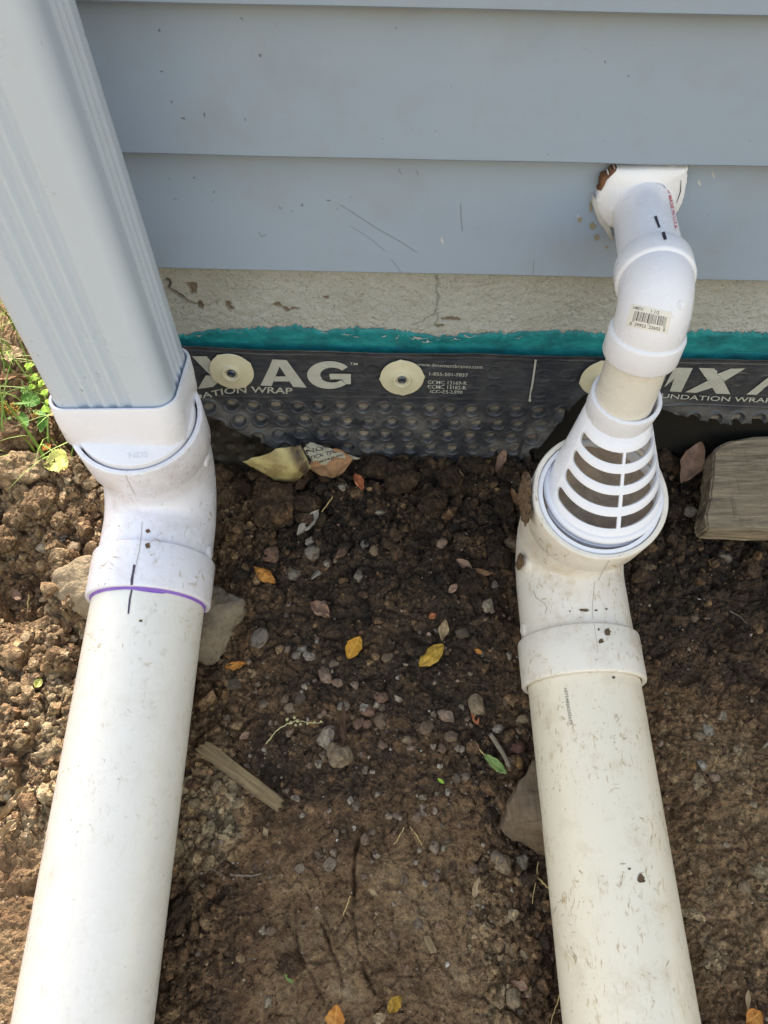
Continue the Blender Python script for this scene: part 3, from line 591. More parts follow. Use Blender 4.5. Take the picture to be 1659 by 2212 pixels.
# printing
wb = bvh_of(front)
def za(x, y): return (371.6 + 0.28 * x, 716.7 + 0.28 * y)      # two enlarged measuring grids
def zb(x, y): return (796.3 + 0.28 * x, 716.7 + 0.28 * y)
def zc(x, y): return (1360.4 + 0.21 * x, 730 + 0.21 * y)
def dense(poly, fn, n=5):
    out = []
    for a, b in zip(poly, poly[1:] + poly[:1]):
        for k in range(n): out.append(fn(a[0] + (b[0] - a[0]) * k / n, a[1] + (b[1] - a[1]) * k / n))
    return out
def quads(a, b, c, d, fn, nu=8, nv=8):
    """four-sided patch a-b (top), d-c (bottom) as a grid of quads"""
    a, b, c, d = map(np.array, (a, b, c, d)); g = lambda u, v: fn(*((a * (1 - u) + b * u) * (1 - v) + (d * (1 - u) + c * u) * v))
    return [[g(i / nu, j / nv), g((i + 1) / nu, j / nv), g((i + 1) / nu, (j + 1) / nv), g(i / nu, (j + 1) / nv)] for i in range(nu) for j in range(nv)]
LF = 0.0013
decal('letter_x', wb, quads((155, 183), (268, 183), (400, 330), (300, 330), za) + quads((262, 331), (420, 331), (318, 418), (200, 435), za), 'wrap_print', front, LF)
decal('letter_m', wb, quads((40, 178), (107, 183), (116, 240), (60, 240), za, 4, 4), 'wrap_print', front, LF)
decal('letter_a', wb, quads((775, 207), (845, 210), (830, 262), (757, 256), za, 4, 4) + quads((757, 256), (830, 262), (800, 337), (722, 330), za, 4, 5) + quads((722, 330), (800, 337), (770, 412), (683, 408), za, 4, 5)
      + quads((845, 210), (885, 213), (923, 265), (830, 262), za, 4, 4) + quads((830, 262), (923, 265), (1040, 425), (935, 418), za, 5, 10) + quads((801, 338), (880, 338), (907, 377), (785, 377), za, 6, 3), 'wrap_print', front, LF)
gp = []
for i in range(44):
    f0 = radians(35 + (318 - 35) * i / 44); f1_ = radians(35 + (318 - 35) * (i + 1) / 44)
    o_ = lambda f: (1215 + 172 * cos(f), 327 - 107 * sin(f)); n_ = lambda f: (1236 + 92 * cos(f), 328 - 58 * sin(f))
    a, b, c_, d_ = o_(f0), o_(f1_), n_(f1_), n_(f0)
    for k in range(3):
        l = lambda p, q, u: (p[0] + (q[0] - p[0]) * u, p[1] + (q[1] - p[1]) * u); gp.append([za(*l(a, d_, k / 3)), za(*l(b, c_, k / 3)), za(*l(b, c_, (k + 1) / 3)), za(*l(a, d_, (k + 1) / 3))])
gp += quads((1217, 318), (1380, 318), (1380, 361), (1217, 361), za, 8, 3) + quads((1309, 361.5), (1380, 361.5), (1380, 398), (1345, 398), za, 4, 3)
decal('letter_g', wb, gp, 'wrap_print', front, LF)
decal('letter_m', wb, quads((495, 298), (645, 302), (525, 548), (408, 540), zc, 5, 10) + quads((455, 300), (493, 300), (470, 400), (350, 500), zc, 4, 6), 'wrap_print', front, LF)
decal('letter_x', wb, quads((705, 300), (865, 305), (965, 440), (800, 430), zc) + quads((800, 430), (965, 440), (1030, 570), (885, 565), zc) + quads((897, 366), (1037, 308), (1185, 305), (966, 438), zc, 6, 6)[0:0] + quads((1037, 308), (1185, 305), (968, 438), (905, 360), zc, 6, 6) + quads((797, 433), (853, 500), (680, 556), (565, 550), zc, 6, 6), 'wrap_print', front, LF)
decal('letter_a', wb, quads((1425, 395), (1520, 395), (1300, 577), (1195, 573), zc), 'wrap_print', front, LF)
def wtext(s, path, h, bold=0.0, shear=0.0): return decal('printed_text', wb, text_on_quad(s, None, None, h, bold, shear, path), 'wrap_print', front, LF)
wtext('DATION WRAP', [za(*p) for p in ((170, 545), (230, 513), (300, 498), (395, 478), (450, 470), (520, 466), (620, 462), (700, 464), (800, 468), (928, 473))], 13, 0.012)
wtext('TM', [za(1372, 250), za(1432, 252)], 5.5, 0.01)
wtext('FOUNDATION WRAP', [zc(140, 603), zc(345, 612), zc(700, 632), zc(1060, 645), zc(1450, 658)], 10.0, 0.008, 0.25)
wtext('www.dmxmembranes.com', [zb(372, 257), zb(620, 270), zb(878, 279)], 7.6, 0.0)
wtext('1-855-501-7837', [zb(468, 330), zb(765, 341)], 7.0, 0.008)
wtext('CCMC 13169-R', [zb(457, 395), zb(757, 404)], 7.4, 0.008)
wtext('CCMC 13182-R', [zb(455, 430), zb(752, 440)], 7.4, 0.008)
wtext('ICC-ES-2890', [zb(475, 466), zb(725, 472)], 7.0, 0.008)
decal('seam_stripe', wb, strip_polys([(1157, 775), (1151, 820), (1143, 866)], 4.2, 12), 'wrap_print', front, LF)

# ------------------------------------------------------------------ plugs that hold the wrap
def make_plug(px, py, rot, label):
    p = at_y(px, py, MY - 0.003); root = thing('membrane_plug', label, 'plug', tuple(p), 'round plugs along the wrap')
    ax = np.array([0.0, -1, 0]); e = np.array([cos(rot), 0, sin(rot)]); g = np.array([-sin(rot), 0, cos(rot)])
    prof = [(-0.004, 0.004), (0.0, 0.0215), (0.0004, 0.0228), (0.0012, 0.0231), (0.0020, 0.0226), (0.0026, 0.019), (0.0034, 0.0112), (0.0037, 0.0100), (0.0062, 0.0094), (0.0068, 0.0088), (0.0068, 0.0074), (0.0060, 0.0068), (0.0040, 0.0058), (0.0036, 0.0002)]
    V, Fc = loft([(p + ax * s, e, g, r) for s, r in prof], 64)
    V = V.reshape(len(prof), 64, 3); th = np.arange(64) / 64 * 2 * pi
    tab = np.maximum(0, np.cos(4 * th)) ** 14 * 0.0012
    for i in (1, 2, 3, 4): V[i] += tab[:, None] * (np.cos(th)[:, None] * e + np.sin(th)[:, None] * g)
    me = recalc(pyd(V.reshape(-1, 3), Fc)); fl_ = link('flange', me, 'plug', root, smooth=40)
    V, Fc = loft([(p + ax * s, e, g, r) for s, r in ((0.0037, 0.0048), (0.0052, 0.0046), (0.0060, 0.0036), (0.0052, 0.0018), (0.0050, 0.0001))], 24)
    link('nail_head', recalc(pyd(V, Fc)), 'nail', fl_, smooth=40)
    return root
make_plug(501, 801, 0.5, 'round cream plug nearest the downspout, covering a printed letter')
make_plug(868.5, 815, 0.1, 'round cream plug in the middle, beside the printed phone number')
make_plug(1301, 816, 0.3, 'round cream plug mostly hidden behind the slotted white fitting')

# ------------------------------------------------------------------ pipes and fittings
def elbow(root, T, n1, K, a, LT, LM, RH, RB, rb, hubT, hubM, mat, wall=0.0048, seg=96, lip=0.0012):
    """90 degree bend: mouth T facing n1, corner K, mouth K + a*LM facing a. Returns hub and body meshes"""
    n1 = norm(n1); a = norm(a); B = norm(np.cross(n1, a)); T = np.asarray(T); Mth = K + a * LM
    def ring(c, tang, r): return (c, B, np.cross(norm(tang), B), r)
    def hub(c, d, L, name):     # d = outward
        prof = [(-L - 0.001, RB - 0.0015), (-L, RH - 0.0016), (-L + 0.0010, RH - 0.0005), (-L + 0.0024, RH), (-lip * 1.6, RH), (-lip * 0.5, RH - lip * 0.4), (0, RH - lip), (0, RH - wall + lip * 0.5), (-lip * 0.6, RH - wall), (-L * 0.9, RH - wall - 0.0004), (-L * 0.9 - 0.002, RH - wall - 0.004)]
        V, Fc = loft([ring(c + d * s, -d, r) for s, r in prof], seg); return link(name, recalc(pyd(V, Fc)), mat, root, smooth=38)
    h1 = hub(T, n1, hubT, 'upper_hub'); h2 = hub(Mth, a, hubM, 'lower_hub')
    st = []; p0 = T - n1 * hubT * 0.98; p1 = K + n1 * rb; p2 = K + a * rb; p3 = Mth - a * hubM * 0.98
    for i in range(4): st.append((p0 + (p1 - p0) * i / 4, -n1))
    h = 0.5523 * rb
    for i in range(25):
        u = i / 24; b0, b1, b2, b3 = p1, p1 - n1 * h, p2 - a * h, p2
        c = (1 - u) ** 3 * b0 + 3 * (1 - u) ** 2 * u * b1 + 3 * (1 - u) * u * u * b2 + u ** 3 * b3
        d = 3 * (1 - u) ** 2 * (b1 - b0) + 6 * (1 - u) * u * (b2 - b1) + 3 * u * u * (b3 - b2); st.append((c, d))
    for i in range(1, 5): st.append((p2 + (p3 - p2) * i / 4, a))
    V, Fc = loft([ring(c, d, RB) for c, d in st], seg); body = link('bend', recalc(pyd(V, Fc)), mat, root, smooth=50)
    V, Fc = loft([ring(c, d, RB - 0.005) for c, d in st], 48); inner = link('inner_wall', recalc(pyd(V, Fc)), 'mudcake' if mat == 'pvc_elbow_r' else mat, root, smooth=50)
    return h1, h2, body
RP = 0.0537
# --- left line
aL = norm([0.0069, -0.967, -0.2547]); A0 = np.array([-0.231, -0.2245, 0.101]); TL = np.array([-0.2272, -0.0815, 0.2710]); nL = norm([0.09, -0.25, 1])
def closest(p, d, q, e):
    d = norm(d); e = norm(e); w0 = p - q; b = d @ e; D_ = 1 - b * b; s = (b * (e @ w0) - (d @ w0)) / D_; t_ = ((e @ w0) - b * (d @ w0)) / D_; return (p + d * s + q + e * t_) / 2
KL = closest(TL, -nL, A0, aL); KL = A0 + aL * float((KL - A0) @ aL); nL = norm(TL - KL)
eL = thing('pipe_elbow', 'clean white plastic elbow joining the downspout adapter to the left drain pipe', 'pipe elbow', tuple(KL - np.array([0, 0, 0.055])))
LML = 0.136
ehL = elbow(eL, TL, nL, KL, aL, None, LML, 0.0598, 0.0555, 0.062, 0.046, 0.046, 'pvc_elbow_l')
pL = thing('drain_pipe', 'long white drain pipe on the left, under the downspout', 'pipe', tuple(A0 + aL * 0.25 - np.array([0, 0, 0.056])))
V, Fc = axis_tube(KL + aL * (LML - 0.052), aL, [(0, RP - 0.004), (0, RP), (0.1, RP), (0.3, RP), (0.62, RP), (0.95, RP), (0.95, RP - 0.004), (0, RP - 0.0041)], 96)
tubeL = link('tube', recalc(pyd(V, Fc)), 'pvc_pipe_l', pL, smooth=40)
# purple primer ring in the socket gap
V, Fc = axis_tube(KL + aL * (LML - 0.006), aL, [(0, RP + 0.0002), (0.0082, RP + 0.0002), (0.0084, RP + 0.0006), (0.0070, RP + 0.0013), (0.0045, RP + 0.0016), (0, RP + 0.0016)], 96)
pr = link('primer_ring', recalc(pyd(V, Fc)), 'purple', pL, smooth=40); pr['label'] = 'purple primer smeared around the socket'
bL = bvh_of(*ehL); bpL = bvh_of(tubeL)
def zl(x, y): return ((100 + x / 2.3286) * 0.6636, (1100 + y / 2.3286) * 0.6636)
decal('primer_smear', bpL, strip_polys([zl(*p) for p in ((720, 1893), (800, 1903), (900, 1915), (1000, 1927), (1060, 1925))], [2, 6, 8, 7, 2]), 'purple', pL, 0.0005)
decal('marker_line', bL, strip_polys([zl(*p) for p in ((787, 1720), (775, 1790), (768, 1830), (766, 1872))], [6, 4.5, 6, 5]), 'ink_purple', eL, 0.0004)
decal('marker_line', bpL, strip_polys([zl(*p) for p in ((768, 1905), (752, 1980), (745, 2040), (740, 2092))], [3.5, 4, 4, 3.5]), 'ink_purple', pL, 0.0004)
decal('mould_line', bL, strip_polys([zl(*p) for p in ((845, 1395), (838, 1500), (822, 1620), (798, 1720))], 1.3, 12), 'line', eL, 0.0003)
decal('mould_line', bL, strip_polys([zl(*p) for p in ((718, 1040), (755, 1120), (795, 1190))], 1.0, 8), 'line', eL, 0.0003)
for (x, y) in ((1345, 925), (1362, 1625)):
    l, n = hit(bL, *zl(x - 8, y)); 
    if l is not None:
        V, Fc = axis_tube(np.array(l) - np.array(n) * 0.001, np.array(n), [(0, 0.0075), (0.0024, 0.007), (0.003, 0.006), (0.003, 0.0002)], 24); link('moulding_nub', recalc(pyd(V, Fc)), 'pvc_elbow_l', eL)
# --- right line
aR = norm([0.0292, -0.9789, -0.2024]); B0 = np.array([0.2007, -0.2747, 0.0663]); TR = np.array([0.1908, -0.1400, 0.2455]); nR = norm([0.01, -0.37, 1]); KR = closest(TR, -nR, B0, aR); KR = B0 + aR * float((KR - B0) @ aR); nR = norm(TR - KR)
eR = thing('pipe_elbow', 'mud stained white elbow under the slotted fitting, joined to the right drain pipe', 'pipe elbow', tuple(KR - np.array([0, 0, 0.055])))
LMR = 0.1565
ehR = elbow(eR, TR, nR, KR, aR, None, LMR, 0.0598, 0.0550, 0.058, 0.045, 0.046, 'pvc_elbow_r')
rr2 = np.linspace(0, 0.0500, 24); tt2 = np.linspace(0, 2 * pi, 72); RR2, TT2 = np.meshgrid(rr2, tt2, indexing='ij'); e2_, g2_ = frame_for(nR, (0.02, 0.3, 1)); sx, sy = RR2 * np.cos(TT2), RR2 * np.sin(TT2)
hh2 = -0.024 + 0.004 * fbm2(sx * 40, sy * 40, 4, 130) + 0.012 * (RR2 / 0.05) ** 3; PM = TR + sx[..., None] * e2_ + sy[..., None] * g2_ + hh2[..., None] * nR
mo = link('mud_inside', grid_mesh(PM, 'mud_inside'), m_plain('silt', (0.33, 0.255, 0.195), 0.7, 0.5, 60, 0.004, 120), eR, smooth=0); smooth_mesh(mo.data, 0)
pR = thing('drain_pipe', 'long scuffed cream drain pipe on the right, below the stained elbow', 'pipe', tuple(B0 + aR * 0.25 - np.array([0, 0, 0.056])))
V, Fc = axis_tube(KR + aR * (LMR - 0.052), aR, [(0, RP - 0.004), (0, RP), (0.1, RP), (0.3, RP), (0.62, RP), (0.95, RP), (0.95, RP - 0.004), (0, RP - 0.0041)], 96)
tubeR = link('tube', recalc(pyd(V, Fc)), 'pvc_pipe_r', pR, smooth=40); bR = bvh_of(*ehR); bpR = bvh_of(tubeR)
def zr(x, y): return ((1650 + x / 2.765) * 0.6636, (1800 + y / 2.765) * 0.6636)
def zr2(x, y): return ((1650 + x / 2.765) * 0.6636, (1150 + y / 2.765) * 0.6636)
decal('printed_number', bpR, text_on_quad('10754826202618', None, None, 6.6, 0.004, 0, [zr(515, 1222), zr(540, 1380), zr(568, 1548)]), 'grey_ink', pR, 0.0004)
decal('mould_line', bR, strip_polys([zr(*p) for p in ((790, 255), (778, 380), (768, 500), (768, 600))], 0.9, 12), 'line', eR, 0.0003)
decal('mould_line', bR, strip_polys([zr(*p) for p in ((925, 60), (870, 150), (822, 250))], 0.9, 8), 'line', eR, 0.0003)
decal('mould_line', bR, strip_polys([zr(*p) for p in ((782, 640), (806, 780), (820, 900))], 0.7, 8), 'line', eR, 0.0003)
def splat(bvh, root, x, y, rx, ry, mat, name='mud_spot', lift=0.0005, n=14, fn=zr, thick=True):
    ang = rng.random(n) * 0.25; rad = 0.65 + 0.5 * rng.random(n); poly = [fn(x + rx * rad[i] * cos(2 * pi * (i + ang[i]) / n), y + ry * rad[i] * sin(2 * pi * (i + ang[i]) / n)) for i in range(n)]; c = fn(x, y)
    return decal(name, bvh, [[c, poly[i], poly[(i + 1) % n]] for i in range(n)], mat, root, lift)
for x, y, rx, ry in ((690, 515, 48, 16), (905, 710, 34, 34), (845, 795, 28, 22), (568, 525, 10, 8), (800, 518, 18, 8), (893, 505, 14, 9), (825, 690, 10, 14)): splat(bR, eR, x, y, rx, ry, 'mudcake')
splat(bpR, pR, (2086 - 1650) * 2.765, (2860 - 1800) * 2.765, 40, 46, 'mudcake'); splat(bpR, pR, (2048 - 1650) * 2.765, (2828 - 1800) * 2.765, 14, 12, 'mudcake')
for x, y, rx, ry in ((960, 1120, 16, 14),): splat(bpR, pR, x, y, rx, ry, 'mudcake')
for x, y, rx, ry in ((890, 1465, 20, 18), (888, 1575, 20, 22)): splat(bL, eL, x, y, rx, ry, 'mudcake', fn=zl)
for x, y, rx, ry in ((835, 2145, 16, 10),): splat(bpL, pL, x, y, rx, ry, 'mudcake', fn=zl)
def scuffs(bvh, root, n, xr, yr, mat, slope=0.0, lo=0.6, hi=1.6):
    out = []
    for k in range(n):
        y = yr[0] + rng.random() * (yr[1] - yr[0]); x = xr[0] + rng.random() * (xr[1] - xr[0]) + slope * (y - yr[0]); a = rng.normal() * 0.7 + (pi / 2 if rng.random() < 0.45 else 0.3); L = 5 + 13 * rng.random() ** 2
        for m_ in range(1 + int(rng.random() * 3)):
            x1, y1 = x + rng.normal() * 4, y + rng.normal() * 4; d = np.array([cos(a), sin(a)]) * L; out += strip_polys([(x1, y1), (x1 + d[0] * 0.5 + rng.normal(), y1 + d[1] * 0.5), (x1 + d[0], y1 + d[1])], [0.3, lo + (hi - lo) * rng.random(), 0.3], 4)
    o = decal('scuffs', bvh, out, mat, root, 0.0003); o['kind'] = 'stuff'; return o
M['scuff'] = m_plain('rubbed_in_soil', (0.33, 0.245, 0.145), 0.8, 0.45, 300)
M['scuff_pale'] = m_plain('faint_rubbed_soil', (0.50, 0.40, 0.25), 0.8, 0.35, 300)
for cx_, cy_, n_, r_ in ((1250, 1545, 5, 50), (1340, 1560, 5, 40), (1300, 1700, 4, 60), (1390, 1790, 6, 30), (1330, 1900, 7, 50), (1400, 1960, 4, 40), (1290, 2000, 4, 60), (1250, 2100, 5, 40), (1420, 2110, 5, 50)): scuffs(bpR, pR, n_, (cx_ - r_, cx_ + r_), (cy_ - r_, cy_ + r_), 'scuff_pale', 0, 0.8, 2.2)
for cx_, cy_, n_, r_ in ((1330, 1880, 4, 30), (1200, 1960, 4, 20), (1215, 2060, 3, 25)): scuffs(bpR, pR, n_, (cx_ - r_, cx_ + r_), (cy_ - r_, cy_ + r_), 'scuff', 0, 0.6, 1.4)
for cx_, cy_, n_, r_ in ((1175, 1280, 6, 25), (1200, 1200, 5, 30), (1330, 1215, 7, 40), (1170, 1420, 5, 25), (1300, 1330, 4, 50)): scuffs(bR, eR, n_, (cx_ - r_, cx_ + r_), (cy_ - r_, cy_ + r_), 'scuff_pale', 0, 0.8, 2.0)
for cx_, cy_, n_, r_ in ((225, 1215, 7, 22), (410, 1235, 9, 28), (300, 1185, 4, 40)): scuffs(bL, eL, n_, (cx_ - r_, cx_ + r_), (cy_ - r_, cy_ + r_), 'scuff_pale', 0, 0.6, 1.5)
for cx_, cy_, n_, r_ in ((205, 1385, 7, 22), (285, 1400, 5, 40), (400, 1340, 5, 20), (250, 1560, 3, 40)): scuffs(bpL, pL, n_, (cx_ - r_, cx_ + r_), (cy_ - r_, cy_ + r_), 'scuff_pale', 0, 0.6, 1.6)
decal('hair', bR, strip_polys([zr(*p) for p in ((240, 340), (262, 400), (300, 430), (345, 460), (362, 500), (345, 545))], 1.3, 6), 'line', eR, 0.0004)
def mud_lump(c, r, sc, seed, name, root, mat='mudcake', sub=4):
    bm = bmesh.new(); bmesh.ops.create_icosphere(bm, subdivisions=sub, radius=1); q = np.array([v.co[:] for v in bm.verts]); n = 1 + 0.40 * fbm3(q * 1.8 + seed, 4) + 0.10 * perlin3(q * 9 + seed, 5)
    q = q * n[:, None] * np.array(sc) * r + np.asarray(c)
    for v_, p in zip(bm.verts, q): v_.co = p
    me = bpy.data.meshes.new(name); bm.to_mesh(me); bm.free(); return link(name, me, mat, root, smooth=60)
for (x, y, r, s) in ((190, 1180, 0.012, (0.34, 0.6, 0.8)), (178, 1260, 0.014, (0.36, 0.7, 0.9)), (185, 1350, 0.012, (0.34, 0.7, 0.8)), (195, 1440, 0.013, (0.34, 0.6, 0.9)), (170, 1310, 0.010, (0.4, 0.8, 0.9)), (130, 1880, 0.011, (0.3, 0.5, 1.0))):
    l, n = hit(bR, *zr2(x + 40, y)); 
    if l is not None: mud_lump(np.array(l) + np.array([-0.006, 0, 0]), r, s, x, 'mud_crust', eR)
l, n = hit(bR, *zr(172, 110)); V, Fc = axis_tube(np.array(l) - np.array(n) * 0.001, np.array(n), [(0, 0.0085), (0.0026, 0.008), (0.0032, 0.007), (0.0032, 0.0002)], 24); link('moulding_nub', recalc(pyd(V, Fc)), 'pvc_elbow_r', eR)
l, n = hit(bR, *zr(150, 690)); V, Fc = axis_tube(np.array(l) - np.array(n) * 0.001, np.array(n), [(0, 0.0065), (0.0013, 0.0070), (0.0028, 0.005), (0.0028, 0.0002)], 24); link('moulding_nub', recalc(pyd(V, Fc)), 'pvc_elbow_r', eR)

# ------------------------------------------------------------------ downspout and adapter
def rrect(wx_, wy_, r, n=10):
    pts = []
    for cx_, cy_, a0 in ((wx_ / 2 - r, wy_ / 2 - r, 0), (-wx_ / 2 + r, wy_ / 2 - r, pi / 2), (-wx_ / 2 + r, -wy_ / 2 + r, pi), (wx_ / 2 - r, -wy_ / 2 + r, 1.5 * pi)):
        for i in range(n + 1): a_ = a0 + i / n * pi / 2; pts.append((cx_ + r * cos(a_), cy_ + r * sin(a_)))
    return np.array(pts)
UPD = norm([-0.0422, 0.0009, 0.9991]); DC = np.array([-0.2350, -0.0665, 0.300]); EX = norm(np.cross([0, 1, 0], UPD)); EY = np.cross(UPD, EX)
DW, DD = 0.104, 0.075
ds = thing('downspout', 'white ribbed aluminium downspout at the left corner of the house', 'downspout', tuple(DC - np.array([0, 0, 0.03])))
prof = []
def side(p, q, ribs, n):
    p, q = np.array(p), np.array(q); d = q - p; L = np.linalg.norm(d); d /= L; nrm = np.array([d[1], -d[0]])
    for i in range(n + 1):
        s = i / n * L; dep = 0
        for c_, hw in ribs: dep += 0.0032 * max(0, cos(min(1, abs(s - c_) / hw) * pi / 2)) ** 1.3
        prof.append(p + d * s - nrm * dep)
def arc(c_, r, a0, a1, n=7):
    for i in range(1, n): a_ = a0 + (a1 - a0) * i / n; prof.append(np.array(c_) + r * np.array([cos(a_), sin(a_)]))
rr_ = 0.013; hx, hy = DW / 2, DD / 2
side((-hx + rr_, -hy), (hx - rr_, -hy), [(0.016, 0.0055), (0.0285, 0.0055), (0.041, 0.0055), (0.0535, 0.0055)], 120)
arc((hx - rr_, -hy + rr_), rr_, -pi / 2, 0)
side((hx, -hy + rr_), (hx, hy - rr_), [(0.016, 0.0045), (0.026, 0.0045), (0.036, 0.0045)], 70)
arc((hx - rr_, hy - rr_), rr_, 0, pi / 2)
side((hx - rr_, hy), (-hx + rr_, hy), [(0.02, 0.0055), (0.034, 0.0055), (0.048, 0.0055), (0.062, 0.0055)], 60)
arc((-hx + rr_, hy - rr_), rr_, pi / 2, pi)
side((-hx, hy - rr_), (-hx, -hy + rr_), [(0.016, 0.0045), (0.026, 0.0045), (0.036, 0.0045)], 70)
arc((-hx + rr_, -hy + rr_), rr_, pi, 1.5 * pi)
prof = np.array(prof); zz = [-0.030, -0.01, 0.0, 0.1, 0.3, 0.6, 1.2, 2.35]
V = np.concatenate([DC + UPD * z + prof[:, :1] * EX + prof[:, 1:] * EY for z in zz]); n = len(prof); Fc = [(i * n + j, i * n + (j + 1) % n, (i + 1) * n + (j + 1) % n, (i + 1) * n + j) for i in range(len(zz) - 1) for j in range(n)]
dso = link('channel', recalc(pyd(V, Fc)), 'alu_white', ds, smooth=60); sm = dso.modifiers.new('thick', 'SOLIDIFY'); sm.thickness = 0.0008; sm.offset = -1
bD = bvh_of(dso)
ad = thing('downspout_adapter', 'white rectangular adapter between the downspout and the left elbow', 'adapter', tuple(TL - np.array([0, 0, 0.01])))
OW, OD, WL = 0.1135, 0.0860, 0.0030
nA = norm(nL * 0.6 + UPD * 0.4)
def ringpts(c_, ex, ey, w_, d_, r, n=10): q = rrect(w_, d_, r, n); return c_ + q[:, :1] * ex + q[:, 1:] * ey
plate_c = TL + nL * 0.0045; eAx = norm(np.cross([0, 1, 0], nL)); eAy = np.cross(nL, eAx)
off = np.array([-0.0055, 0.0095, 0.0])
ctop = DC + UPD * 0.0045; ctop = ctop + EX * 0.0 
rings = [ringpts(plate_c + off - nL * 0.030, eAx, eAy, 0.100, 0.082, 0.040), ringpts(plate_c + off - nL * 0.004, eAx, eAy, OW * 0.985, OD, 0.019), ringpts(plate_c * 0.5 + ctop * 0.5 + off * 0.5, norm(eAx + EX), norm(eAy + EY), OW, OD, 0.019),
         ringpts(ctop - UPD * 0.0012, EX, EY, OW, OD, 0.019), ringpts(ctop, EX, EY, OW - 0.0012, OD - 0.0012, 0.0184), ringpts(ctop, EX, EY, OW - 2 * WL + 0.001, OD - 2 * WL + 0.001, 0.0165), ringpts(ctop - UPD * 0.001, EX, EY, OW - 2 * WL, OD - 2 * WL, 0.016), ringpts(ctop - UPD * 0.035, EX, EY, OW - 2 * WL - 0.002, OD - 2 * WL - 0.002, 0.016)]
n = len(rings[0]); V = np.concatenate(rings); Fc = [(i * n + j, i * n + (j + 1) % n, (i + 1) * n + (j + 1) % n, (i + 1) * n + j) for i in range(len(rings) - 1) for j in range(n)]
col_ = link('collar', recalc(pyd(V, Fc)), 'pvc_clean', ad, smooth=45)
V, Fc = axis_tube(TL - nL * 0.035, nL, [(0, 0.0530), (0.036, 0.0532), (0.0385, 0.0526), (0.0393, 0.0515), (0.0393, 0.0300), (0.0392, 0.0001)], 96)
plate = link('round_base', recalc(pyd(V, Fc)), 'pvc_clean', ad, smooth=40); bA = bvh_of(plate)
decal('moulded_letters', bA, text_on_quad('NDS', None, None, 13, 0.0, 0.0, [zl(745, 915), zl(890, 905)]), m_plain('moulded_plastic', (0.71, 0.72, 0.80), 0.4, 0.1, 300), ad, 0.0004)

# ------------------------------------------------------------------ sump discharge: wall pipe, small elbow, stub, slotted fitting
R15 = 0.02415; KE = np.array([0.1975, -0.101, 0.4165])
wallp = thing('discharge_pipe', 'short white pipe coming out of the siding with red printed letters', 'pipe', (0.204, -0.01, 0.41))
dW = norm([0.12, 1.0, 0.0])
V, Fc = axis_tube(KE + dW * 0.030, dW, [(0, R15), (0.05, R15), (0.12, R15), (0.20, R15)], 72); wp = link('tube', recalc(pyd(V, Fc)), 'pvc_clean', wallp, smooth=40); bW = bvh_of(wp)
def zs(x, y): return ((1850 + x / 3.318) * 0.6636, (480 + y / 3.318) * 0.6636)
se = thing('small_elbow', 'clean white small elbow carrying a barcode sticker', 'pipe elbow', tuple(KE - np.array([0, 0, 0.05])))
LS = 0.047
h1, h2, bd_ = elbow(se, KE + dW * LS, dW, KE, np.array([0, 0, -1.0]), None, LS + 0.001, 0.0292, 0.0268, 0.0262, 0.0225, 0.0225, 'pvc_clean', wall=0.0045, seg=80)
bS = bvh_of(h1, h2, bd_)
stb = thing('pipe_stub', 'short upright cream pipe between the small elbow and the slotted fitting', 'pipe', (0.1988, -0.1005, 0.30))
V, Fc = axis_tube((KE[0], KE[1], KE[2] - 0.03), (0.004, -0.006, -1), [(0, R15), (0.03, R15), (0.06, R15), (0.082, R15), (0.082, R15 - 0.004), (0.0, R15 - 0.0041)], 72); link('tube', recalc(pyd(V, Fc)), 'pvc_cream', stb, smooth=40)
decal('marker_line', bW, strip_polys([zs(938, 745), zs(958, 800), zs(982, 870)], [6.5, 5.5, 5], 5), 'ink', wallp, 0.0004)
decal('marker_line', bS, strip_polys([zs(1015, 882), zs(1030, 940), zs(1047, 1000)], [5.5, 7, 7], 5), 'ink', se, 0.0004)
decal('red_print', bW, text_on_quad("D-1104P MADE IN U.S.A.", None, None, 6.2, 0.006, 0, [zs(1037, 312), zs(1080, 520), zs(1120, 720), zs(1150, 888)]), 'red_ink', wallp, 0.0004)
# sticker with bars and digits
q4 = [np.array(zs(*p)) for p in ((690, 1690), (1118, 1778), (1072, 1990 + 20), (622, 1925))]
def bl(u, v_): return tuple((q4[0] * (1 - u) + q4[1] * u) * (1 - v_) + (q4[3] * (1 - u) + q4[2] * u) * v_)
def blq(u0, v0, u1, v1, n=2): return [[bl(u0 + (u1 - u0) * i / n, v0 + (v1 - v0) * j / n), bl(u0 + (u1 - u0) * (i + 1) / n, v0 + (v1 - v0) * j / n), bl(u0 + (u1 - u0) * (i + 1) / n, v0 + (v1 - v0) * (j + 1) / n), bl(u0 + (u1 - u0) * i / n, v0 + (v1 - v0) * (j + 1) / n)] for i in range(n) for j in range(n)]
stk = decal('barcode_sticker', bS, blq(0, 0, 1, 1, 14), 'sticker', se, 0.0003)
bars = [(0.12, 1), (0.145, 1), (0.17, 1), (0.20, 4), (0.245, 1), (0.275, 2), (0.305, 1), (0.335, 3), (0.37, 1), (0.395, 2), (0.43, 1), (0.46, 4), (0.495, 1), (0.52, 1), (0.54, 1), (0.565, 2), (0.60, 1), (0.625, 1), (0.65, 2), (0.70, 3), (0.735, 1), (0.76, 2), (0.79, 1), (0.815, 2), (0.845, 1), (0.87, 1), (0.895, 1)]
bp = []
for u, k in bars: bp += blq(u, 0.27, u + 0.007 + 0.006 * (k - 1), 0.70 + (0.08 if u < 0.16 or u > 0.86 or 0.48 < u < 0.53 else 0), 3)
decal('bars', bS, bp, 'ink', stk, 0.0005)['kind'] = 'stuff'
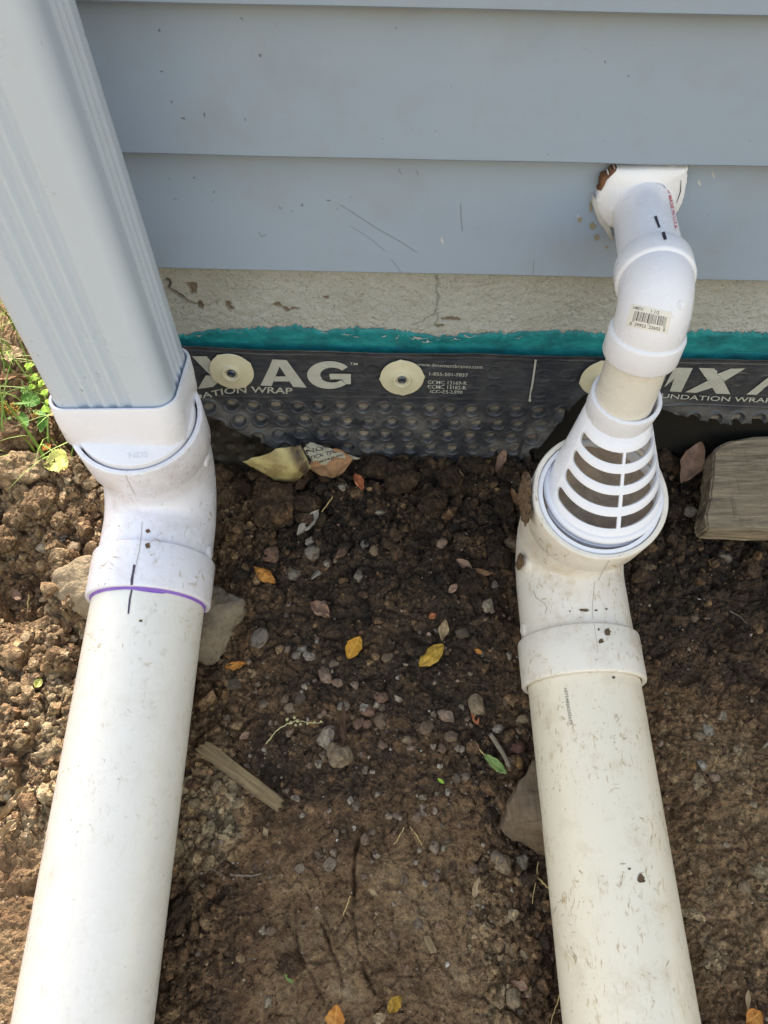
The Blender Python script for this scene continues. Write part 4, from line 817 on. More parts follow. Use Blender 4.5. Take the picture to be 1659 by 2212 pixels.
def sttext(s, u0, u1, v0, h):
    co, fs = text_polys(s, 0.0); x0, x1 = co[:, 0].min(), co[:, 0].max(); V_ = [bl(u0 + (u1 - u0) * (x - x0) / (x1 - x0), v0 - h * y / 0.7) for x, y in co]; return [[V_[i] for i in f] for f in fs]
decal('sticker_text', bS, sttext('U4807-U', 0.06, 0.30, 0.20, 0.13) + sttext('1 1/2', 0.50, 0.70, 0.22, 0.15) + sttext('0  39923  22602  0', 0.08, 0.92, 0.93, 0.14), 'ink', stk, 0.0005)
l, n = hit(bS, *zs(1215, 1700)); V, Fc = axis_tube(np.array(l) - np.array(n) * 0.0005, np.array(n), [(0, 0.0034), (0.0012, 0.0030), (0.0012, 0.0015), (0.0005, 0.0002)], 20); link('moulding_nub', recalc(pyd(V, Fc)), 'pvc_clean', se)
# slotted fitting: rings swept from wide base to narrow collar, front slots cut as real openings
ag = thing('air_gap_fitting', 'white cone shaped fitting with curved slots above the stained elbow', 'pipe fitting', tuple(TR))
BC = np.array([0.1967, -0.1300, 0.2445]); BN = norm([-0.075, -0.29, 1]); TC = np.array([0.1992, -0.0965, 0.3045]); TN = norm([0.02, -0.20, 1]); RBs, RTp = 0.0500, 0.0278
SEG = 240; tha = np.arange(SEG + 1) / SEG * 2 * pi - pi / 2 - pi       # angle 0 in the middle of the list faces the camera
def cone_pt(th, s):
    """s 0 at the wide end, 1 at the collar"""
    c = BC + (TC - BC) * s; nn = norm(BN * (1 - s) + TN * s); e = norm(np.cross([0, 1, 0], nn)); g = np.cross(nn, e); r = RBs + (RTp - RBs) * s
    return c[None] + r * (np.cos(th)[:, None] * e + np.sin(th)[:, None] * g)
slots = [(0.100, 0.222), (0.315, 0.437), (0.528, 0.648), (0.742, 0.856)]     # bottom / top of each slot
MID = -pi / 2 + 0.10; HALF = radians(80); BAR = 0.035
ang = [MID - pi]; 
ang = np.concatenate([np.linspace(MID - pi, MID - HALF, 40)[:-1], MID - HALF + (HALF - BAR) * (1 - np.cos(np.linspace(0, pi / 2, 30))), np.linspace(MID - BAR, MID + BAR, 4), (MID + HALF - (HALF - BAR) * (1 - np.cos(np.linspace(pi / 2, 0, 30)))), np.linspace(MID + HALF, MID + pi, 40)[1:]])
kinds = ['s'] * 39 + ['l'] * 30 + ['b'] * 4 + ['r'] * 30 + ['s'] * 39
V = []; Fc = []; idx = {}
def vid(th, s):
    key = (round(th, 6), round(s, 6))
    if key not in idx: idx[key] = len(V); V.append(cone_pt(np.array([th]), s)[0])
    return idx[key]
def half_open(k, lo, hi, dep_ang):   # fraction of the slot opened at this column (rounded ends)
    return lo, hi
rows = [0.0] ; 
for lo, hi in slots: rows += [lo, hi]
rows += [1.0]
for c_ in range(len(ang) - 1):
    a0, a1 = ang[c_], ang[c_ + 1]; k0, k1 = kinds[c_], kinds[c_ + 1]
    def bounds(a_, lo, hi):
        end = HALF - abs(a_ - MID); hh = (hi - lo) / 2; Ls = 0.15; f = sqrt(max(0, 1 - max(0, 1 - end / Ls) ** 2)); return (lo + hi) / 2 - hh * f, (lo + hi) / 2 + hh * f
    opening = (k0 in 'lr' and k1 in 'lr' and k0 == k1)
    if opening:
        ss0 = [0.0]; ss1 = [0.0]
        for lo, hi in slots: ss0 += bounds(a0, lo, hi); ss1 += bounds(a1, lo, hi)
        ss0.append(1.0); ss1.append(1.0)
        for i in range(0, len(ss0), 2): Fc.append((vid(a0, ss0[i]), vid(a1, ss1[i]), vid(a1, ss1[i + 1]), vid(a0, ss0[i + 1])))
    else:
        ss0 = [0.0]; ss1 = [0.0]
        for lo, hi in slots:
            ss0 += bounds(a0, lo, hi) if k0 in 'lrb' and abs(a0 - MID) < HALF - 1e-6 else [(lo + hi) / 2] * 2
            ss1 += bounds(a1, lo, hi) if k1 in 'lrb' and abs(a1 - MID) < HALF - 1e-6 else [(lo + hi) / 2] * 2
        ss0.append(1.0); ss1.append(1.0)
        for i in range(len(ss0) - 1):
            f_ = []
            for q in (vid(a0, ss0[i]), vid(a1, ss1[i]), vid(a1, ss1[i + 1]), vid(a0, ss0[i + 1])):
                if q not in f_: f_.append(q)
            if len(f_) > 2: Fc.append(tuple(f_))
me = pyd(V, Fc); bm = bmesh.new(); bm.from_mesh(me); bmesh.ops.remove_doubles(bm, verts=bm.verts, dist=0.00002); bmesh.ops.recalc_face_normals(bm, faces=bm.faces); bm.to_mesh(me); bm.free()
cone = link('slotted_cone', me, 'pvc_clean', ag, smooth=40); sm = cone.modifiers.new('thick', 'SOLIDIFY'); sm.thickness = 0.0026; sm.offset = -1
bv = cone.modifiers.new('soft', 'BEVEL'); bv.width = 0.0005; bv.segments = 2; bv.limit_method = 'ANGLE'; bv.angle_limit = radians(50)
V, Fc = axis_tube(TC, TN, [(-0.0005, RTp - 0.003), (0.0, RTp + 0.0004), (0.004, RTp + 0.0012), (0.0205, RTp + 0.0018), (0.0216, RTp + 0.0013), (0.0220, RTp + 0.0004), (0.0220, RTp - 0.0014), (0.0214, RTp - 0.0020), (0.0, R15 + 0.0006), (-0.0005, RTp - 0.003)], 96)
link('collar', recalc(pyd(V, Fc)), 'pvc_clean', ag, smooth=40)
V, Fc = axis_tube(BC, BN, [(0.0008, RBs - 0.0028), (0.0012, RBs + 0.0002), (0.0007, RBs + 0.0014), (-0.0004, 0.0528), (-0.0014, 0.0536), (-0.0028, 0.0539), (-0.0085, 0.0532), (-0.0088, 0.0542), (-0.0160, 0.0545), (-0.0165, 0.0540), (-0.045, 0.0533), (-0.045, 0.049), (-0.004, 0.0488), (-0.002, RBs - 0.0028), (0.0008, RBs - 0.0028)], 96)
link('base_ring', recalc(pyd(V, Fc)), 'pvc_clean', ag, smooth=40)
V, Fc = axis_tube(TR, nR, [(-0.030, 0.0500), (-0.030, 0.0545), (-0.0030, 0.0546), (-0.0018, 0.0542), (-0.0012, 0.0534), (-0.0012, 0.0505), (-0.030, 0.0499)], 96); link('insert_sleeve', recalc(pyd(V, Fc)), 'pvc_clean', ag, smooth=40)

# ------------------------------------------------------------------ caulk and plate where the pipe leaves the wall
ck = thing('caulk_seal', 'white caulk and cream plate around the pipe at the siding, edged with rusty foam', 'caulk', tuple(at_y(*zs(800, 700), WY)))
def wall_plate(name, outline, y0, th, mat, fn=zs, jag=0.0, dome=0.3):
    pts = np.array([at_y(*fn(*p), y0) for p in outline]); c = pts.mean(0); n = len(pts); r1 = c + (pts - c) * 0.93; r2 = c + (pts - c) * 0.6
    if jag: pts = pts + rng.normal(size=pts.shape) * jag * np.array([1, 0, 1])
    rings = [pts + [0, 0.006, 0], pts + [0, -th * 0.4, 0], r1 + [0, -th, 0], r2 + [0, -th * (1 + dome), 0]]
    V = np.concatenate(rings + [[c + [0, -th * (1 + dome * 1.3), 0]]]); Fc = [(i * n + j, i * n + (j + 1) % n, (i + 1) * n + (j + 1) % n, (i + 1) * n + j) for i in range(3) for j in range(n)] + [(3 * n + j, 3 * n + (j + 1) % n, 4 * n) for j in range(n)]
    return link(name, recalc(pyd(V, Fc)), mat, ck, smooth=50)
YB = WY + 0.006
def densify(o, n=4): return [(a[0] + (b[0] - a[0]) * k / n, a[1] + (b[1] - a[1]) * k / n) for a, b in zip(o, o[1:] + o[:1]) for k in range(n)]
wall_plate('plate', densify([(505, 215), (440, 265), (395, 325), (362, 400), (335, 455), (315, 500), (300, 570), (306, 640), (330, 715), (370, 780), (420, 835), (480, 862), (800, 890), (1120, 760), (1185, 665), (1222, 590), (1255, 480), (1275, 340), (1286, 210)], 5), YB, 0.0036, 'caulk', jag=0.00016, dome=0.5)
wall_plate('rusty_foam', densify([(515, 212), (475, 226), (432, 276), (362, 306), (340, 360), (343, 400), (322, 450), (345, 455), (372, 400), (408, 325), (455, 265), (520, 225)], 4), YB, 0.0028, 'foam', jag=0.0005)
wall_plate('old_bead', densify([(270, 520), (262, 600), (285, 700), (330, 800), (400, 900), (470, 1010), (480, 960), (455, 860), (400, 810), (340, 730), (305, 640), (295, 560)], 4), YB, 0.0016, 'old_paint', jag=0.0003)
for x, y, rx, ry in ((122, 780, 32, 36), (240, 640, 18, 66), (258, 850, 40, 46), (305, 970, 38, 34), (415, 1075, 20, 15)): splat(bb, ck, x, y, rx, ry, 'glue', 'adhesive_drip', 0.0006, 16, zs)
decal('pencil_ring', bvh_of(*[o for o in ck.children if o.name.startswith('plate')]), strip_polys([zs(1215, 350), zs(1210, 470), zs(1185, 550), zs(1165, 600)], [1, 2, 1.5, 0.8]), 'ink', ck, 0.0005)
# thin bead where pipe meets plate
V, Fc = axis_tube(KE + dW * (WY + 0.101 + 0.001), dW, [(0, R15 + 0.0001), (0.002, R15 + 0.001), (0.005, R15 + 0.0028), (0.008, R15 + 0.0055), (0.012, R15 + 0.004)], 60)
Vn = V.reshape(5, 60, 3); Vn += 0.0008 * np.stack([fbm2(Vn[..., 0] * 90, Vn[..., 2] * 90, 2, 5)] * 3, 2); link('caulk_fillet', recalc(pyd(Vn.reshape(-1, 3), Fc)), 'caulk', ck, smooth=60)

# ------------------------------------------------------------------ loose things on the soil
def at_base(x, y, up=0.0):
    d = ray(x, y); z = 0.05
    for _ in range(20):
        p = CAM + d * ((z + up - CAM[2]) / d[2]); z = float(base_z(p[0], p[1]))
    return p
_ico = {}
def ico(sub):
    if sub not in _ico:
        bm = bmesh.new(); bmesh.ops.create_icosphere(bm, subdivisions=sub, radius=1); bm.verts.ensure_lookup_table()
        _ico[sub] = (np.array([v.co[:] for v in bm.verts]), np.array([[v.index for v in f.verts] for f in bm.faces])); bm.free()
    return _ico[sub]
def rock_shape(kind, seed):
    q, fc = ico(5 if kind == 'clod' else 4)
    if kind == 'clod':
        r = 1 + 0.34 * fbm3(q * 1.5 + seed * 3.1, 3, 2) ; wl = np.abs(perlin3(q * 4.2 + seed, 7)); r += 0.16 * wl + 0.07 * np.abs(perlin3(q * 10 + seed, 9)) + 0.035 * perlin3(q * 21 + seed, 4)
        q2 = q * r[:, None]
    elif kind == 'angular':
        q2 = q.copy(); rr = np.random.default_rng(int(seed * 13) + 5)
        for _ in range(9):
            n = norm(rr.normal(size=3)); d = 0.55 + 0.3 * rr.random(); s = q2 @ n; q2 = q2 - np.outer(np.maximum(0, s - d), n)
        q2 *= (1 + 0.05 * fbm3(q * 3 + seed, 2, 1))[:, None]
    else:
        q2 = np.sign(q) * np.abs(q) ** 0.9; rr = np.random.default_rng(int(seed * 17) + 2)
        for _ in range(4):
            n = norm(rr.normal(size=3)); d = 0.62 + 0.25 * rr.random(); q2 = q2 - 0.8 * np.outer(np.maximum(0, q2 @ n - d), n)
        q2 *= (1 + 0.30 * fbm3(q * 0.9 + seed * 2.7, 2, 3) + 0.05 * perlin3(q * 4 + seed, 2))[:, None]
    return q2, fc
_meshes = {}
def rock_mesh(kind, v):
    if (kind, v) not in _meshes:
        q, fc = rock_shape(kind, v + 1.3); me = pyd(q, fc); smooth_mesh(me, 0 if kind != 'angular' else 32); me.materials.append(M['clod'] if kind == 'clod' else M['pebble']); _meshes[(kind, v)] = me
    return _meshes[(kind, v)]
def heading(a): return -radians(a)          # degrees clockwise in the picture -> turn about Z
PC = dict(tan=(0.33, 0.25, 0.165), grey=(0.25, 0.225, 0.20), lightgrey=(0.37, 0.345, 0.31), pale=(0.46, 0.40, 0.31), red=(0.235, 0.125, 0.090), brown=(0.20, 0.135, 0.090), dark=(0.085, 0.066, 0.055), pink=(0.36, 0.255, 0.20), ochre=(0.42, 0.245, 0.075), white=(0.62, 0.59, 0.54), darkred=(0.13, 0.045, 0.038))
_pv = [0]
def stone(name, label, cat, px, py, w_, h_, ang, col, kind='round', sink=0.40, flat=0.62, group=None):
    p = at(px, py); m = px2m(p); _pv[0] += 1
    o = bpy.data.objects.new(name, rock_mesh(kind, _pv[0] % 7)); COL.objects.link(o); a, b = w_ * m / 2, h_ * m / 2 * 1.12; hz = min(a, b) * flat / 0.62 * 0.72
    o.scale = (a, b, hz); o.rotation_euler = (rng.normal() * 0.12, rng.normal() * 0.12 , heading(ang)); o.location = (p[0], p[1], p[2] + hz * (1 - 2 * sink)); c_ = PC.get(col, col)
    o.color = (*c_, 1) if kind != 'clod' else (col, col, col, 1)
    return tag(o, label, cat, group)
G1 = 'pebbles lying in the soil'
peb = [
 (586, 1200, 40, 38, 0, 'red', 'round', 'round reddish brown pebble right of the left elbow, above the curled orange leaf'),
 (633, 1242, 34, 25, 5, 'grey', 'round', 'grey brown oval pebble to the right of the curled orange leaf'),
 (686, 1239, 44, 19, -55, 'lightgrey', 'angular', 'slim pale grey shard pointing up, below the holed grey leaf'),
 (706, 1218, 16, 17, 0, 'lightgrey', 'round', 'tiny grey pebble touching the tip of the slim grey shard'),
 (723, 1213, 16, 16, 0, 'tan', 'angular', 'tiny tan pebble beside the reddish angular stone'),
 (738, 1192, 26, 42, 18, 'red', 'angular', 'reddish angular stone in the dark soil right of the holed grey leaf'),
 (788, 1179, 18, 31, 12, 'lightgrey', 'round', 'upright pale grey pebble left of the small tan orange pebble'),
 (807, 1190, 21, 27, 5, 'tan', 'round', 'small tan orange pebble with dark specks, right of the upright grey one'),
 (821, 1107, 26, 17, 15, 'lightgrey', 'angular', 'pale grey flat chip alone in the dark clods under the wrap'),
 (954, 1174, 20, 23, 30, 'pink', 'round', 'small pinkish grey pebble alone in the dark soil at mid width'),
 (1106, 1178, 40, 30, 30, 'tan', 'round', 'smooth tan pebble against the left side of the stained elbow'),
 (1053, 1308, 26, 40, 10, 'pale', 'round', 'pale upright oval pebble left of the right elbow'),
 (1068, 1263, 22, 21, 0, 'grey', 'angular', 'rough grey lump above the pale upright oval pebble'),
 (563, 1380, 36, 46, 25, 'grey', 'round', 'large smooth grey pebble beside the big rock'),
 (653, 1403, 26, 19, 0, 'lightgrey', 'round', 'upper pale grey pebble of the small cluster right of the big rock'),
 (667, 1418, 28, 18, 5, 'lightgrey', 'round', 'lower right pale grey pebble of the small cluster right of the big rock'),
 (640, 1416, 20, 16, 0, 'grey', 'round', 'lower left grey pebble of the small cluster right of the big rock'),
 (703, 1460, 28, 40, -20, 'pink', 'round', 'pinkish tan upright pebble below the small grey cluster'),
 (503, 1478, 42, 29, 5, 'dark', 'round', 'dark brown smooth pebble just below the torn orange leaf'),
 (630, 1530, 33, 23, 8, 'tan', 'round', 'tan oval pebble left of the dried flower stalk tip'),
 (650, 1509, 20, 27, 10, 'dark', 'round', 'dark upright pebble touching the tan oval one'),
 (615, 1511, 19, 20, 0, 'brown', 'round', 'small dark brown pebble left of the dark upright one'),
 (822, 1507, 30, 22, 0, 'red', 'round', 'topmost reddish pebble of the red cluster'),
 (826, 1528, 23, 20, 0, 'brown', 'round', 'brown pebble just under the topmost of the red cluster'),
 (795, 1537, 34, 22, -5, 'red', 'round', 'broad reddish pebble on the left of the red cluster'),
 (822, 1557, 28, 38, -15, 'brown', 'round', 'tall brown pebble on the right of the red cluster'),
 (774, 1563, 25, 25, 0, 'red', 'round', 'round red pebble at the lower left of the red cluster'),
 (795, 1565, 18, 19, 0, 'red', 'round', 'smallest red pebble at the bottom of the red cluster'),
 (706, 1592, 36, 50, 15, 'pale', 'round', 'large pale tan egg shaped pebble beside the dried leaf strip'),
 (730, 1633, 56, 46, 12, 'tan', 'round', 'largest tan half buried stone below the pale egg shaped pebble'),
 (767, 1479, 22, 24, 0, 'pink', 'angular', 'pink broken pebble above the red cluster'),
 (1029, 1525, 36, 44, -10, 'tan', 'round', 'large tan pebble above the rust red leaf'),
 (964, 1546, 38, 27, 25, 'pink', 'round', 'pinkish oval pebble left of the large tan one'),
 (919, 1573, 33, 31, 0, 'brown', 'round', 'brown muddy pebble below left of the pinkish oval one'),
 (1075, 1574, 25, 22, 0, 'lightgrey', 'angular', 'pale speckled pebble above the grey stick'),
 (1130, 1555, 34, 21, 0, 'tan', 'round', 'tan pebble touching the top left of the right drain pipe'),
 (1117, 1616, 34, 25, -20, 'darkred', 'round', 'dark red pebble beside the grey stick'),
 (1118, 1646, 27, 34, 0, 'ochre', 'angular', 'yellowish angular pebble between the stick and the brown block'),
 (974, 1593, 32, 22, 0, 'brown', 'round', 'brown oval pebble below the pinkish oval pebble'),
 (888, 1616, 24, 15, 0, 'pink', 'angular', 'small pale pink chip in the middle of the trodden mud edge'),
 (878, 1598, 38, 17, 25, 'tan', 'angular', 'flat tan sliver of stone above the pale pink chip'),
 (672, 1169, 25, 16, -30, 'lightgrey', 'round', 'pale pebble at the foot of the holed grey leaf'),
 (675, 1195, 38, 32, 0, 'grey', 'angular', 'rough grey brown stone between the round reddish pebble and the red angular stone'),
 (776, 1244, 28, 33, 0, 'grey', 'angular', 'grey brown weathered stone below the reddish angular stone'),
 (690, 1064, 24, 12, 0, 'white', 'angular', 'white brick shaped chip under the big brown leaf'),
 (740, 1052, 19, 22, 10, 'lightgrey', 'round', 'small grey pebble between the big brown leaf and the red leaf'),
 (998, 1368, 30, 25, 0, 'dark', 'round', 'dark pebble right of the curled tan leaf'),
 (836, 1421, 26, 20, 0, 'brown', 'round', 'brown pebble between the two yellow leaves'),
 (633, 1722, 14, 12, 0, 'pale', 'angular', 'pale square chip in the mud right of the wood splinter'),
 (1085, 1867, 38, 37, 0, 'tan', 'round', 'left one of two muddy pebbles under the brown block'),
 (1122, 1867, 37, 41, 0, 'pale', 'round', 'right one of two muddy pebbles under the brown block'),
 (957, 1833, 11, 12, 0, 'pale', 'round', 'tiny pale pebble alone on the trodden mud'),
 (1108, 2157, 36, 35, 0, 'tan', 'round', 'round muddy pebble near the bottom beside the right drain pipe'),
 (1140, 2145, 20, 24, 20, 'pink', 'angular', 'small pinkish stone right of the round muddy pebble near the bottom'),
 (579, 2164, 20, 21, 0, 'pale', 'angular', 'pale chip near the bottom left of the shoe scrape'),
 (586, 2012, 24, 18, 0, 'brown', 'round', 'small brown pebble in the trodden mud left of the shoe scrape'),
 (93, 1185, 32, 20, 15, 'pale', 'round', 'pale egg shaped pebble in the sun left of the left elbow'),
 (158, 1187, 28, 33, 15, 'tan', 'round', 'squarish tan pebble in the sun touching the left elbow'),
 (137, 1157, 22, 17, -15, 'grey', 'round', 'grey smooth pebble above the squarish tan one'),
 (125, 1171, 34, 9, -15, 'grey', 'round', 'thin flat grey pebble between the grey smooth and pale egg shaped ones'),
 (75, 1160, 22, 14, 20, 'tan', 'angular', 'small tan stone above the pale egg shaped pebble'),
 (1559, 1546, 25, 28, 30, 'pale', 'angular', 'pale angular stone topmost of the loose group right of the right drain pipe'),
 (1529, 1575, 26, 32, -15, 'lightgrey', 'round', 'smooth grey oval of the loose group right of the right drain pipe'),
 (1511, 1592, 32, 22, 10, 'tan', 'angular', 'broad tan stone under the smooth grey oval on the right'),
 (1485, 1590, 21, 19, 0, 'tan', 'angular', 'small tan stone leftmost of the loose group on the right'),
 (1517, 1652, 24, 26, 30, 'white', 'angular', 'near white angular stone below the loose group on the right'),
 (1511, 1684, 33, 32, 0, 'tan', 'angular', 'lumpy tan stone under the near white angular stone'),
 (1543, 1680, 26, 20, 20, 'pink', 'round', 'pinkish stone right of the lumpy tan stone'),
 (1563, 1620, 22, 16, 0, 'darkred', 'angular', 'dark red chip right of the near white angular stone'),
 (1496, 1655, 16, 25, 0, 'ochre', 'angular', 'yellowish chip left of the near white angular stone'),
 (1605, 1916, 28, 27, 0, 'tan', 'round', 'tan lump in the lighter soil at the right edge'),
 (1529, 1336, 26, 24, 0, 'pink', 'angular', 'pink square stone on the dark soil below the timber'),
 (1567, 1204, 30, 25, 0, 'grey', 'angular', 'grey brown stone just below the timber'),
 (1495, 1106, 38, 27, -10, 'grey', 'angular', 'dark grey stone between the stained elbow and the timber'),
 (1477, 1125, 15, 10, 10, 'pale', 'round', 'tiny pale pebble below the dark grey stone by the timber'),
 (1397, 1228, 32, 17, 5, 'tan', 'round', 'flat tan pebble touching the right side of the stained elbow'),
 (1055, 1005, 27, 22, 20, 'ochre', 'round', 'orange tan pebble at the foot of the wrap'),
 (1131, 1014, 16, 12, 20, 'pale', 'round', 'small pale pebble left of the slotted fitting'),
 (1498, 1335, 22, 20, 0, 'brown', 'round', 'small brown pebble left of the pink square stone'),
 (1627, 1738, 18, 16, 0, 'pale', 'angular', 'pale chip in the lighter soil near the right edge'),
 (1570, 1825, 16, 14, 0, 'pale', 'angular', 'pale crumb like chip beside the right drain pipe in the lighter soil'),
 (420, 1735, 30, 24, 0, 'tan', 'round', 'tan pebble in the light soil under the wood splinter'),
 (412, 1695, 26, 22, 20, 'darkred', 'round', 'dark red pebble between the left drain pipe and the wood splinter'),
 (470, 1700, 20, 30, 10, 'tan', 'round', 'tan upright pebble right under the wood splinter'),
]
for px, py, w_, h_, an, col, kind, lab in peb: stone('pebble', lab, 'pebble', px, py, w_, h_, an, col, kind, group=G1)
cl = [
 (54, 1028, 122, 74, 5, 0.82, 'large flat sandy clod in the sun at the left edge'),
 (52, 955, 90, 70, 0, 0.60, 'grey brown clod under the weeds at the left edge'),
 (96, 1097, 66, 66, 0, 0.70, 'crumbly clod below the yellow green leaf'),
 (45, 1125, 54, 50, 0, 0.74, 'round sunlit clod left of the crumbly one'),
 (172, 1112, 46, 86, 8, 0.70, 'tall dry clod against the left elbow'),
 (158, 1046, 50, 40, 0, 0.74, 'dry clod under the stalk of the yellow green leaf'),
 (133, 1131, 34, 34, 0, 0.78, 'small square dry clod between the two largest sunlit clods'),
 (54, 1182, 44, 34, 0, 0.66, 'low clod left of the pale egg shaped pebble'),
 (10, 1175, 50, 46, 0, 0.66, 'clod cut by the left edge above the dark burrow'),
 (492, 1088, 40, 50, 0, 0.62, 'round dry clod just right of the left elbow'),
 (474, 1033, 52, 40, 0, 0.46, 'brown clod under the wrap beside the left elbow'),
 (517, 1060, 52, 28, -15, 0.44, 'long clod below the torn paper'),
 (596, 1108, 90, 98, 0, 0.34, 'big dark reddish clod below the torn paper'),
 (664, 1100, 56, 50, 0, 0.26, 'dark clod right of the big reddish clod'),
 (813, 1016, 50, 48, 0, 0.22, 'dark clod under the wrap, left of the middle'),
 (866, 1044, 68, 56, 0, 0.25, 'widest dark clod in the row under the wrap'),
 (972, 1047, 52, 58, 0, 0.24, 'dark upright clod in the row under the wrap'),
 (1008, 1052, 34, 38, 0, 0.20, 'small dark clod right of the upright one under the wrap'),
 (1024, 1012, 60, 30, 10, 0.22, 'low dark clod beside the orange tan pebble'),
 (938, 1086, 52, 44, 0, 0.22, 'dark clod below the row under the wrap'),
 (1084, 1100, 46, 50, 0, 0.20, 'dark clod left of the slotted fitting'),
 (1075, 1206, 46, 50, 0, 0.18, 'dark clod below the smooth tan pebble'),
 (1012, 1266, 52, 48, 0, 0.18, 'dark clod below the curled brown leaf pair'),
 (1434, 1000, 30, 42, 0, 0.30, 'small brown clod behind the slotted fitting'),
 (632, 2085, 48, 40, 0, 0.42, 'brown clod in the trodden mud near the bottom'),
 (390, 1973, 48, 74, 20, 0.30, 'dark clod against the left drain pipe near the bottom'),
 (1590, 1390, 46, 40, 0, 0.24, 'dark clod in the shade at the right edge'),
]
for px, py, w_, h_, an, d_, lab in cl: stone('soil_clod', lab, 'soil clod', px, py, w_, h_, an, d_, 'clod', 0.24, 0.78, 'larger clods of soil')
def hull_rock(name, label, cat, pts, mat, seed, amp=0.004, cuts=4):
    """pts: (px, py, height above the soil); closed hull, subdivided and roughened"""
    P_ = []
    for x, y, h in pts: P_.append(at_base(x, y, h))
    c = np.mean(P_, 0); base = np.array([c[0], c[1], float(base_z(c[0], c[1]))])
    bm = bmesh.new(); [bm.verts.new(p - base) for p in P_]; r = bmesh.ops.convex_hull(bm, input=bm.verts[:]); bmesh.ops.delete(bm, geom=[g for g in r['geom_interior'] if isinstance(g, bmesh.types.BMVert)], context='VERTS')
    bmesh.ops.triangulate(bm, faces=bm.faces[:]); 
    for _ in range(cuts): bmesh.ops.subdivide_edges(bm, edges=[e for e in bm.edges if e.calc_length() > 0.006], cuts=1, use_grid_fill=True); bmesh.ops.triangulate(bm, faces=bm.faces[:])
    for _ in range(2): bmesh.ops.smooth_vert(bm, verts=bm.verts[:], factor=0.35, use_axis_x=True, use_axis_y=True, use_axis_z=True)
    bm.normal_update(); q = np.array([v.co[:] for v in bm.verts]); n = amp * fbm3(q * 30 + seed, 5, 3) - amp * 0.6 * np.abs(fbm3(q * 90 + seed, 2, 6))
    for v_, d in zip(bm.verts, n): v_.co += v_.normal * float(d)
    me = bpy.data.meshes.new(name); bm.to_mesh(me); bm.free(); o = link(name, me, mat, None, smooth=50); o.location = base; return tag(o, label, cat)
hull_rock('rock', 'large tan grey rock wedged against the right side of the left drain pipe', 'rock', [(440, 1262, 0.03), (500, 1268, 0.035), (527, 1300, 0.03), (528, 1325, 0.025), (508, 1348, 0.02), (500, 1385, 0.012), (462, 1435, 0.008), (425, 1430, 0.012), (400, 1350, 0.03), (440, 1290, 0.045), (490, 1310, 0.042), (440, 1380, 0.03), (400, 1262, 0.0), (530, 1320, -0.02), (460, 1440, -0.02), (380, 1400, -0.02)], 'rock', 1.0, 0.007)
rk2 = hull_rock('rock', 'sandy grey rock in the sun left of the left elbow socket', 'rock', [(112, 1270, 0.01), (125, 1235, 0.015), (165, 1205, 0.03), (205, 1200, 0.035), (215, 1290, 0.035), (195, 1340, 0.02), (150, 1320, 0.015), (120, 1295, 0.012), (165, 1255, 0.032), (112, 1275, -0.02), (200, 1350, -0.02), (220, 1220, -0.02)], 'rock_sandy', 5.0, 0.006)
wd_ = hull_rock('wood_block', 'muddy brown split block half under the right drain pipe', 'block', [(1152, 1640, 0.030), (1182, 1655, 0.035), (1120, 1690, 0.036), (1098, 1745, 0.030), (1077, 1786, 0.018), (1085, 1800, 0.010), (1190, 1790, 0.040), (1190, 1846, 0.012), (1150, 1838, 0.002), (1150, 1640, -0.02), (1075, 1790, -0.02), (1190, 1850, -0.02), (1200, 1650, -0.02)], 'wedge', 9.0, 0.0050)
# weathered timber at the right, plan outline extruded
def slab(name, label, cat, outline, h_top, thick, mat, rough_, seed, ext=0.0):
    T_ = [at_base(x, y, h_top) for x, y in outline]
    if ext:
        for i in (0, len(T_) - 1): T_[i] = T_[i] + np.array([ext, 0, 0])
    c = np.mean(T_, 0); nrm_ = norm(np.cross(T_[len(T_) // 3] - T_[0], T_[2 * len(T_) // 3] - T_[0])); nrm_ = nrm_ if nrm_[2] > 0 else -nrm_
    T_ = [p - nrm_ * float((p - c) @ nrm_) for p in T_]
    e1 = norm(np.cross([0, 1, 0], nrm_)); e2 = np.cross(nrm_, e1); uv = np.array([((p - c) @ e1, (p - c) @ e2) for p in T_])
    w_, vv_ = np.linalg.eigh(np.cov(uv.T)); a1 = vv_[:, 1] if vv_[0, 1] > 0 else -vv_[:, 1]; e1, e2 = e1 * a1[0] + e2 * a1[1], -e1 * a1[1] + e2 * a1[0]; uv = np.stack([uv @ a1, uv @ np.array([-a1[1], a1[0]])], 1)
    bm = bmesh.new(); top = [bm.verts.new((u, v_, 0)) for u, v_ in uv]; f = bm.faces.new(top); r = bmesh.ops.extrude_face_region(bm, geom=[f]); 
    for v_ in [g for g in r['geom'] if isinstance(g, bmesh.types.BMVert)]: v_.co.z -= thick
    bmesh.ops.recalc_face_normals(bm, faces=bm.faces); bmesh.ops.bevel(bm, geom=bm.edges[:], offset=thick * 0.07, segments=2, affect='EDGES')
    bmesh.ops.triangulate(bm, faces=bm.faces[:])
    for _ in range(5): bmesh.ops.subdivide_edges(bm, edges=[e for e in bm.edges if e.calc_length() > 0.006], cuts=1); bmesh.ops.triangulate(bm, faces=bm.faces[:])
    bm.normal_update(); q = np.array([v_.co[:] for v_ in bm.verts]); d = rough_ * fbm3(q * np.array([14, 120, 120]) + seed, 3, 2) + rough_ * 0.5 * fbm3(q * 90 + seed, 2, 4)
    for v_, k in zip(bm.verts, d): v_.co += v_.normal * float(k)
    me = bpy.data.meshes.new(name); bm.to_mesh(me); bm.free(); o = link(name, me, mat, None, smooth=45)
    o.matrix_world = Matrix(((e1[0], e2[0], nrm_[0], c[0]), (e1[1], e2[1], nrm_[1], c[1]), (e1[2], e2[2], nrm_[2], c[2]), (0, 0, 0, 1))); return tag(o, label, cat)
